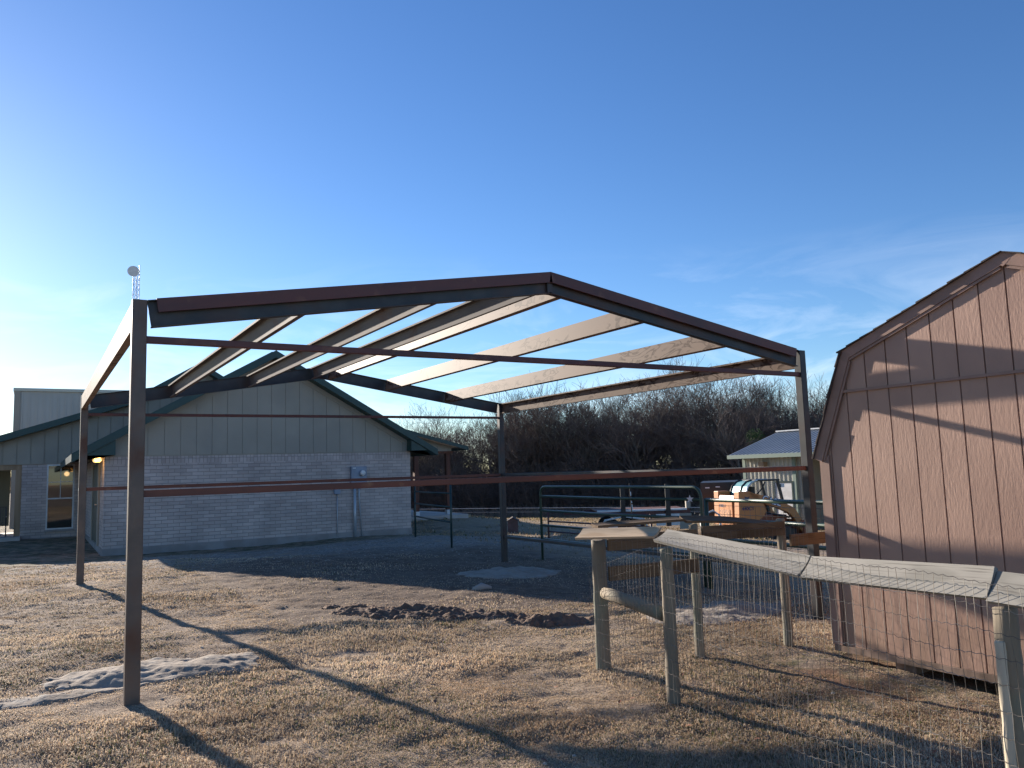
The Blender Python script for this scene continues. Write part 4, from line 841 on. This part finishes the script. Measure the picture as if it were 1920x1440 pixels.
# ---------------------------------------------------------------- tracked loader
F_ = Vector((.954, -.30, 0)).normalized(); Rr = Vector((F_.y, -F_.x, 0)); O_ = Vector((19.07, 12.14, 0)); gzs = -1.02
TM = Matrix(((F_.x, -Rr.x, 0, O_.x), (F_.y, -Rr.y, 0, O_.y), (0, 0, 1, gzs), (0, 0, 0, 1)))   # x forward, y left (right side at y=0), z up
ld_ = thing('track_loader', (20, 12.3, gzs), 'orange compact track loader with rounded cab, facing right', 'loader')
def lb(name, m, *b, **k): return MB(TM).box(*b).build(name, m, k.pop('parent', ld_), **k)
# rear hood and door
MB(TM).prism([(.0, .45), (.0, 1.32), (.06, 1.50), (.55, 1.46), (.75, 1.30), (.75, .45)], (0, .34, 0), (1, 0, 0), (0, 0, 1), (0, 1, 0), 1.0).build('engine_hood', 'orange', ld_, bevel=.02)
rd = MB(TM).box(-.035, -.001, .36, 1.32, .52, 1.36).build('rear_door', 'orange', ld_, bevel=.012)
MB(TM).box(-.045, -.036, .50, 1.18, .56, 1.02).build('grille', mat('perforated_grille', (.50, .22, .07), .6, c2=(.16, .06, .03), scale=22, mask=(.45, .6)), rd)
# right rear tower / side panel with lift arm
for yy_, nm in ((-.02, 'side_tower'), (1.36, 'side_tower')):
    MB(TM).prism([(-.02, .50), (.02, 1.62), (.42, 1.62), (.70, 1.50), (.92, 1.18), (.98, .95), (.90, .80), (.72, .70), (.66, .50)], (0, yy_, 0), (1, 0, 0), (0, 0, 1), (0, 1, 0), .30).build(nm, 'orange', ld_, bevel=.01)
    MB(TM).prism([(.35, 1.62), (.75, 1.52), (1.55, 1.28), (2.05, 1.02), (2.30, .62), (2.42, .30), (2.24, .26), (2.06, .60), (1.84, .86), (1.40, 1.06), (.70, 1.28), (.35, 1.35)], (0, yy_+(.0 if yy_ < 0 else .08), 0), (1, 0, 0), (0, 0, 1), (0, 1, 0), .2).build('lift_arm', 'orange', ld_, bevel=.01)
    MB(TM).tube([(.95, yy_+.14, .93), (1.9, yy_+.14, .72)], .035, 10).build('hydraulic_cylinder', 'black', ld_)
    tk = MB(TM).prism([(.22, .0), (1.72, .0), (1.98, .12), (2.02, .34), (1.6, .46), (.62, .56), (.25, .56), (.02, .38), (.02, .16)], (0, yy_-.08, 0), (1, 0, 0), (0, 0, 1), (0, 1, 0), .36)
    for k in range(16): tk.box(.15+k*.105, .20+k*.105, yy_-.1, yy_+.3, -.02, .0)
    tk = tk.build('track', 'rubber', ld_)
    for (wx, wz, wr_) in ((.30, .30, .2), (1.72, .24, .17), (.72, .17, .09), (1.02, .17, .09), (1.32, .17, .09)): MB(TM).tube([(wx, yy_-.1, wz), (wx, yy_-.075, wz)], wr_, 14).build('track_wheel', 'black', tk)
MB(TM).box(.1, 1.9, .26, 1.38, .3, .80).build('chassis', 'orange_dirty', ld_)
MB(TM).prism([(2.30, .05), (2.85, .05), (2.85, .12), (2.38, .18), (2.30, .62), (2.24, .62)], (0, -.1, 0), (1, 0, 0), (0, 0, 1), (0, 1, 0), 1.9).build('bucket', 'orange_dirty', ld_)
# cab: curved metal roof at the rear, dark frame, mesh side screen
cpts = [(.48, 1.30), (.50, 1.55), (.58, 1.76), (.74, 1.90), (.95, 1.96)]
cr_ = MB(TM)
for i in range(len(cpts)-1): (x0, z0), (x1, z1) = cpts[i], cpts[i+1]; cr_.add([(x0, .36, z0), (x1, .36, z1), (x1, 1.34, z1), (x0, 1.34, z0), (x0+.03, .36, z0-.02), (x1+.03, .36, z1-.02), (x1+.03, 1.34, z1-.02), (x0+.03, 1.34, z0-.02)], [(0, 3, 2, 1), (4, 5, 6, 7), (0, 1, 5, 4), (3, 7, 6, 2)])
cr_.build('cab_canopy', 'chrome', ld_)
for yy_ in (.33, .72, 1.36):
    MB(TM).tube([(.47, yy_, 1.28)]+[(x-.01, yy_, z+.015) for x, z in cpts[1:]]+[(1.3, yy_, 1.965)], .028, 8).build('cab_hoop', 'alu' if yy_ < .5 else 'black', ld_, smooth=True)
MB(TM).box(.93, 1.75, .30, 1.40, 1.93, 1.99).build('cab_roof', 'black', ld_)
for yy_ in (.33, 1.37):
    MB(TM).beam((1.68, yy_, 1.93), (1.92, yy_, .85), .08, .08).build('cab_pillar', 'black', ld_)
    ms = MB(TM)
    for k in range(12): ms.tube([(1.22+k*.045, yy_, 1.92), (1.24+k*.052, yy_, 1.15)], .004, 4, False)
    for k in range(12): ms.tube([(1.22, yy_, 1.18+k*.063), (1.80-k*.006, yy_, 1.18+k*.063)], .004, 4, False)
    ms.build('side_screen', 'alu', ld_)
    MB(TM).tube([(.72, yy_, 1.36), (1.12, yy_, 1.72), (1.2, yy_, 1.9)], .02, 6).build('cab_brace', 'black', ld_)
MB(TM).box(.9, 1.3, .6, 1.1, .8, 1.25).box(.85, .98, .6, 1.1, 1.25, 1.75).build('seat', 'black', ld_)
MB(TM).box(1.86, 1.98, .4, .6, 1.7, 1.82).build('work_lamp', 'white', ld_)
def text(s, size, m, parent, T, name='lettering', ex=.003, bold=0):
    cu = bpy.data.curves.new(name, 'FONT'); cu.body = s; cu.size = size; cu.extrude = ex; cu.offset = bold
    o = bpy.data.objects.new('tmp', cu); COL.objects.link(o); dg = bpy.context.evaluated_depsgraph_get(); me = bpy.data.meshes.new_from_object(o.evaluated_get(dg))
    bpy.data.objects.remove(o); mm = MB(); mm.v = [tuple(T @ v.co) for v in me.vertices]; mm.c = mm.v; mm.f = [tuple(p.vertices) for p in me.polygons]
    return mm.build(name, m, parent)
M['navy'] = mat('navy_decal', (.02, .03, .09), .5); M['decalwhite'] = mat('white_decal', (.7, .7, .72), .5)
def sideT(x, y, z, rot=0):  # text plane on the right side (faces -y), reading toward +x
    return TM @ Matrix.Translation((x, y, z)) @ Matrix.Rotation(rot, 4, 'Y') @ Matrix.Rotation(R(90), 4, 'X')
text('CASE', .30, 'navy', ld_, sideT(.84, -.024, 1.29, .27), bold=.020, ex=.002)
text('CASE', .30, 'decalwhite', ld_, sideT(.84, -.030, 1.29, .27), bold=.003, ex=.003)
text('440CT', .16, 'navy', ld_, sideT(.10, -.026, 1.02), bold=.004); 
text('SERIES 3', .13, 'navy', rd, TM @ Matrix.Translation((-.037, 1.24, 1.10)) @ Matrix.Rotation(R(-90), 4, 'Z') @ Matrix.Rotation(R(90), 4, 'X'), bold=.002)
MB(TM).prism([(.24, 1.36), (.38, 1.40), (.40, 1.48), (.36, 1.44), (.28, 1.44), (.22, 1.48)][::1], (0, -.024, 0), (1, 0, 0), (0, 0, 1), (0, 1, 0), .003).prism([(.25, 1.43), (.37, 1.43), (.35, 1.33), (.31, 1.28), (.27, 1.33)], (0, -.0275, 0), (1, 0, 0), (0, 0, 1), (0, 1, 0), .003).build('emblem', 'navy', ld_)

# ---------------------------------------------------------------- trailers behind the gates
def wheel(x, y, z, r, wd, ax, parent, name='wheel'):
    ax = Vector(ax).normalized(); c = Vector((x, y, z)); wz_ = MB().tube([c-ax*wd/2, c-ax*wd*.42, c+ax*wd*.42, c+ax*wd/2], [r*.9, r, r, r*.9], 22).build(name, 'rubber', parent)
    MB().tube([c-ax*(wd/2+.005), c-ax*(wd/2-.02)], r*.55, 14).build('rim', 'white', wz_); return wz_
fx, fy = V(3.9, 24); gt = g1(fx, fy); ft = thing('flatbed_trailer', (fx, fy, gt), 'low flatbed utility trailer with bright deck edge and dark red frame', 'trailer')
def W2(u, v, z): x, y = V(3.9+u, 24+v); return (x, y, z)
dz = .235
def wb(name, m, u0, u1, v0, v1, z0, z1, parent=ft):
    vs = [W2(u, v, z) for z in (z0, z1) for v in (v0, v1) for u in (u0, u1)]; mb = MB(); mb.add(vs, [(0, 2, 3, 1), (4, 5, 7, 6), (0, 1, 5, 4), (2, 6, 7, 3), (0, 4, 6, 2), (1, 3, 7, 5)]); return mb.build(name, m, parent)
wb('deck', 'cedar', -1.45, 1.32, .14, 1.9, dz-.05, dz-.02); wb('sunlit_rail', 'white', -1.45, 1.24, -.02, .13, dz-.04, dz+.01); wb('frame_beam', 'red', -1.7, 1.35, .02, .1, dz-.13, dz-.031); wb('frame_beam', 'red', -1.7, 1.35, 1.8, 1.88, dz-.13, dz-.031)  # rail painted white to carry the sunlit line of the deck edge
wb('ramp', 'siding', 1.25, 1.38, .1, .25, dz+.001, dz+.22)
for u in (-1.0, -.3): wheel(*W2(u, .1, gt+.27), .27, .18, (vy.x, vy.y, 0), ft); wheel(*W2(u, 1.75, gt+.27), .27, .18, (vy.x, vy.y, 0), ft)
MB().tube([W2(-1.32+0, -.02, gt+.3), W2(-1.25, -.02, gt+.52), W2(-.65, -.02, gt+.62), W2(-.05, -.02, gt+.52), W2(.02, -.02, gt+.3)], .03, 6).build('fender', 'white', ft)
wb('tool_box', 'white', .3, .58, -.06, -.01, gt+.32, dz-.14); wb('tool_box', 'white', .62, 1.0, -.06, -.01, gt+.32, dz-.14); wb('fender_panel', 'siding', 1.0, 1.36, -.06, -.01, gt+.2, dz-.14)
for u in (-.75, .6): wb('stake', 'black', u, u+.14, -.08, -.03, gt+.3, dz+.75)
wb('tongue', 'red', -2.4, -1.71, .9, 1.0, dz-.13, dz-.05)
dx_, dy_ = V(7.5, 29.3); gd = g1(dx_, dy_); dt = thing('dump_trailer', (dx_, dy_, gd), 'tall black dump trailer box behind the orange loader', 'trailer')
def W3(u, v, z): x, y = V(7.5+u+.27*v, 29+v); return (x, y, z)
def wc(name, m, u0, u1, v0, v1, z0, z1, parent=dt):
    vs = [W3(u, v, z) for z in (z0, z1) for v in (v0, v1) for u in (u0, u1)]; mb = MB(); mb.add(vs, [(0, 2, 3, 1), (4, 5, 7, 6), (0, 1, 5, 4), (2, 6, 7, 3), (0, 4, 6, 2), (1, 3, 7, 5)]); return mb.build(name, m, parent)
bxx = wc('dump_box', 'black', -.75, .66, 0, 3.2, gd+.6, .86); wc('side_post', 'alu', .60, .665, -.02, -.005, gd+.6, .84)
wc('reflector', 'white', -.58, -.42, -.02, -.005, .66, .70); wc('reflector', 'white', -.2, -.04, -.02, -.005, .68, .72)
wc('chassis', 'black', -.5, .5, .1, 3.4, gd+.4, gd+.595)
for v in (1.2, 2.0):
    for u in (-.75, .7): wheel(*W3(u, v, gd+.36), .36, .2, (vx.x, vx.y, 0), dt)
jk = thing('steel_rack', (*V(3.5, 15.3), -.4), 'pair of thin white-edged dark steel uprights with a hose, left of the orange loader', 'rack')
for X_, nm in ((3.45, 'upright'), (3.60, 'upright')):
    x, y = V(X_, 15.2); MB().beam((x, y, g1(x, y)), (x, y, 1.06), .04, .03).build('upright', 'white', jk); x, y = V(X_-.06, 15.21); MB().beam((x, y, g1(x, y)), (x, y, 1.12), .09, .05).build('upright', 'black', jk)
x, y = V(3.66, 15.2); MB().tube([(x, y, .62), (V(3.75, 15.2)[0], V(3.75, 15.2)[1], .66), (*V(3.86, 15.2), .58), (*V(3.9, 15.2), .2)], .02, 6).build('hose', 'white', jk)
MB().beam((*V(3.4, 15.2), .62), (*V(3.8, 15.2), .62), .03, .03).build('crossbar', 'black', jk)
# star ornament
sx_, sy_ = 8.20, 2.88; sp_ = []; 
for k in range(10):
    q_ = math.pi/2+k*math.pi/5; rr = .062 if k % 2 == 0 else .027; sp_.append((rr*math.cos(q_), rr*math.sin(q_)))
c_ = Vector((8.17, 2.93, 1.01)); st = MB().prism(sp_, c_, vx, Vector((0, 0, 1)), vy, .008).build('star_ornament', 'decalwhite'); tag(st, 'small white five-pointed star hung on the rounded corner of the bowed green gate', 'star')
mp_ = MB(); x, y = V(3.30, 23.0); x2, y2 = V(3.36, 23.0)
pl = thing('marker_pole', (x2, y2, g1(x2, y2)), 'thin leaning pole with white bands standing by the flatbed trailer', 'pole')
MB().tube([(x2, y2, g1(x2, y2)), (x, y, 1.06)], .016, 6).build('pole', 'black', pl)
bn = MB()
for a_, b_ in ((.28, .45), (.50, .57), (.62, .71), (.76, .90)):
    pa = Vector((x2, y2, .25)).lerp(Vector((x, y, 1.06)), a_-.2); pb = Vector((x2, y2, .25)).lerp(Vector((x, y, 1.06)), b_-.2); bn.tube([pa, pb], .020, 6)
bn.build('band', 'white', pl)

# ---------------------------------------------------------------- dog house, pasture fence
dgx, dgy = V(-.13, 26.4); gd_ = g1(dgx, dgy); dgh = thing('dog_house', (dgx, dgy, gd_), 'small dark red dog house with a low pitched roof in the yard', 'dog house')
def W4(u, v, z): x, y = V(-.12+u, 26.4+v); return Vector((x, y, z))
zb = -.55
d1 = MB(); d1.prism([(-.17, zb), (.17, zb), (.17, -.13), (0, -.03), (-.17, -.13)], W4(0, 0, 0), vx, Vector((0, 0, 1)), vy, .6); d1.build('walls', 'doghouse', dgh)
d1 = MB()
for s_ in (-1, 1): d1.prism([(0, -.028), (.22*s_, -.155), (.22*s_, -.135), (0, -.008)], W4(0, -.05, 0), vx, Vector((0, 0, 1)), vy, .72)
d1.build('roof', 'shingle', dgh)
pf = thing('pasture_fence', (*V(0, 60), -2.5), 'low wire pasture fence with thin pale posts in front of the wood', 'fence')
A_ = Vector(V(-16, 62)); B_ = Vector(V(14, 50)); n_p = 14; lastp = None; wr2 = MB()
for k in range(n_p):
    p = A_.lerp(B_, k/(n_p-1)); z0 = g1(p.x, p.y); q_ = Vector((p.x, p.y, z0)); MB().beam(q_, q_+Vector((0, 0, .92)), .07, .05).build('fence_post', 'white', pf)
    if lastp is not None: 
        for hh in (.45, .72): wr2.tube([lastp+Vector((0, 0, hh)), q_+Vector((0, 0, hh))], .014 if hh > .6 else .006, 4, False)
    lastp = q_
wr2.build('fence_wire', 'white', pf)

# ---------------------------------------------------------------- trees
def make_tree(seed, H, spread=.55, minr=.008, leaders=3, twigs=1.0):
    rg = random.Random(seed); T = MB(); C = MB()
    def br(mb, p, d, Ln, r, lvl, maxl):
        n = 4 if lvl == 0 else 3; pts = [p]; rs = [r]; cur = d.copy()
        for i in range(n):
            cur = (cur+Vector((rg.gauss(0, .16), rg.gauss(0, .16), rg.gauss(.05 if lvl else .0, .10)))).normalized(); pts.append(pts[-1]+cur*Ln/n); rs.append(max(minr, r*(1-.45*(i+1)/n)))
        mb.tube(pts, rs, 6 if lvl == 0 else (4 if lvl < 2 else 3), False)
        if lvl >= maxl: return
        k = {0: leaders+2, 1: 6, 2: 6, 3: 5, 4: 4}[lvl]
        if lvl >= 2: k = max(2, int(k*twigs))
        for j in range(k):
            t = rg.uniform(.35 if lvl == 0 else .2, 1); i = min(int(t*n), n-1); q = pts[i].lerp(pts[i+1], t*n-i); a = rg.uniform(0, 6.28)
            base = (pts[i+1]-pts[i]).normalized(); s1 = base.cross(Vector((.3, .2, 1))).normalized(); s2 = base.cross(s1)
            dv = (s1*math.cos(a)+s2*math.sin(a)); nd = (base*(1-spread)+dv*spread*rg.uniform(.7, 1.3)+Vector((0, 0, .22))).normalized()
            br(C, q, nd, Ln*rg.uniform(.48, .78), max(minr, rs[i]*rg.uniform(.45, .62)), lvl+1, maxl)
    ntr = rg.choice((1, 1, 2))
    for i in range(ntr):
        d = Vector((rg.gauss(0, .16), rg.gauss(0, .16), 1)).normalized(); br(T, Vector((rg.gauss(0, .1)*i, rg.gauss(0, .1)*i, -.1)), d, H*.50*rg.uniform(.85, 1.1), H*.015, 0, 4)
    return T, C
protos = []
for s_ in range(7):
    T, C = make_tree(100+s_, 9.5)
    protos.append((T, C))
def mesh_of(mb, name, m):
    o = mb.build(name, m, org=(0, 0, 0)); return o
tl = 'bare winter tree in the dark tree line across the back of the yard'; TG = 'bare trees in the tree line'
pm = []
for T, C in protos: 
    a_ = mesh_of(T, 'trunk', 'bark'); b_ = mesh_of(C, 'crown', 'twig'); pm.append((a_.data, b_.data)); bpy.data.objects.remove(a_); bpy.data.objects.remove(b_)
def plant(x, y, s_, rz, k, label=tl, group=TG, name='bare_tree', cm=None):
    t = thing(name, (x, y, g1(x, y)-.05), label, 'tree', group); t.rotation_euler.z = rz; t.scale = (s_, s_, s_*random.uniform(.95, 1.05))
    a_ = bpy.data.objects.new('trunk', pm[k][0]); b_ = bpy.data.objects.new('crown', pm[k][1]); 
    for q_ in (a_, b_): COL.objects.link(q_); q_.parent = t
    if cm: b_.data = b_.data.copy(); b_.data.materials[0] = M[cm]
    return t
rt = random.Random(5)
for row in range(4):
    for i in range(21):
        u = -11+i*2.35+rt.uniform(-.9, .9)+row*.5; Yd = 70-.30*(u+8)+row*3.6+rt.uniform(-1.3, 1.3)
        if u > 38: continue
        s_ = rt.uniform(.80, 1.18)*(.80+.44*min(1, max(0, (u+8)/12)))
        x, y = V(u, Yd); plant(x, y, s_, rt.uniform(0, 6.28), rt.randrange(7))
x, y = V(-9.2, 84); plant(x, y, 1.32, 1.0, 2, 'tall pale bare tree rising above the others left of the centre post', None, cm='twigpale')
x, y = V(17.3, 57.5); mt_ = plant(x, y, 1.0, 2.0, 4, 'bare tree with a round green mistletoe clump in its crown', None)
mm = MB(); rq = random.Random(3)
for k in range(900):
    p = Vector((rq.gauss(0, 1), rq.gauss(0, 1), rq.gauss(0, 1))).normalized()*rq.random()**.5*.72; a = Vector((rq.gauss(0, 1), rq.gauss(0, 1), rq.gauss(0, 1))).normalized()*.07; b = a.cross(Vector((rq.random(), 1, rq.random()))).normalized()*.03
    q_ = p+Vector((-.25, 0, 5.8+0)); mm.add([q_-a, q_+b, q_+a, q_-b], [(0, 1, 2, 3)])
mo = mm.build('mistletoe', 'mistletoe', org=(0, 0, 0)); mo.parent = mt_
for k, (X_, Y_, s_) in enumerate(((-70.6, 110, 1.15), (-77, 118, .95), (-82, 112, .8), (-73.3, 116, .95))):
    x, y = V(X_, Y_); plant(x, y, s_, k*1.3, k, 'distant pale bare tree beyond the metal building at the far left', 'trees beyond the metal building', cm='twigpale')
# understory brush, one mass
def brush(name, N, seed, dY, hmin, hmax, label, m='brush', u0=-16, u1=42, r=.011):
    rg = random.Random(seed); mb = MB()
    for i in range(N):
        u = rg.uniform(u0, u1); Yd = 68-.30*(u+8)+rg.uniform(*dY); x, y = V(u, Yd); z = g1(x, y)-.05 if i % 4 == 0 else z_last if False else float(gz0(np.array([x]), np.array([y]))[0])-.1
        H_ = rg.uniform(hmin, hmax)
        for s_ in range(3):
            d = Vector((rg.gauss(0, .3), rg.gauss(0, .3), 1)).normalized(); p = Vector((x+rg.gauss(0, .25), y+rg.gauss(0, .25), z)); q1_ = p+d*H_*.5; q2_ = q1_+(d+Vector((rg.gauss(0, .3), rg.gauss(0, .3), .1))).normalized()*H_*.5
            mb.tube([p, q1_, q2_], [r*1.6, r*1.2, r*.5], 3, False)
            for k in range(7):
                t = rg.uniform(.15, 1); w_ = p.lerp(q1_, t*2) if t < .5 else q1_.lerp(q2_, t*2-1); e_ = w_+Vector((rg.gauss(0, .45), rg.gauss(0, .45), rg.uniform(-.1, .6)))*H_*.28
                mb.tube([w_, e_], [r, r*.5], 3, False)
    return tag(mb.build(name, m), label, 'brush', kind='stuff')
brush('undergrowth', 7600, 4, (-2.5, 17), 1.6, 4.7, 'dense tangled winter undergrowth filling the base of the tree line', r=.014)
brush('tall_weeds', 1500, 6, (-5.5, -2.5), .4, 1.1, 'low tan weeds along the pasture fence at the edge of the wood', m='twigpale', r=.008)
for o in sc.objects:
    if o.type == 'MESH' and o.data.name.startswith('undergrowth'): pass
sc.render.resolution_x = 1024; sc.render.resolution_y = 768
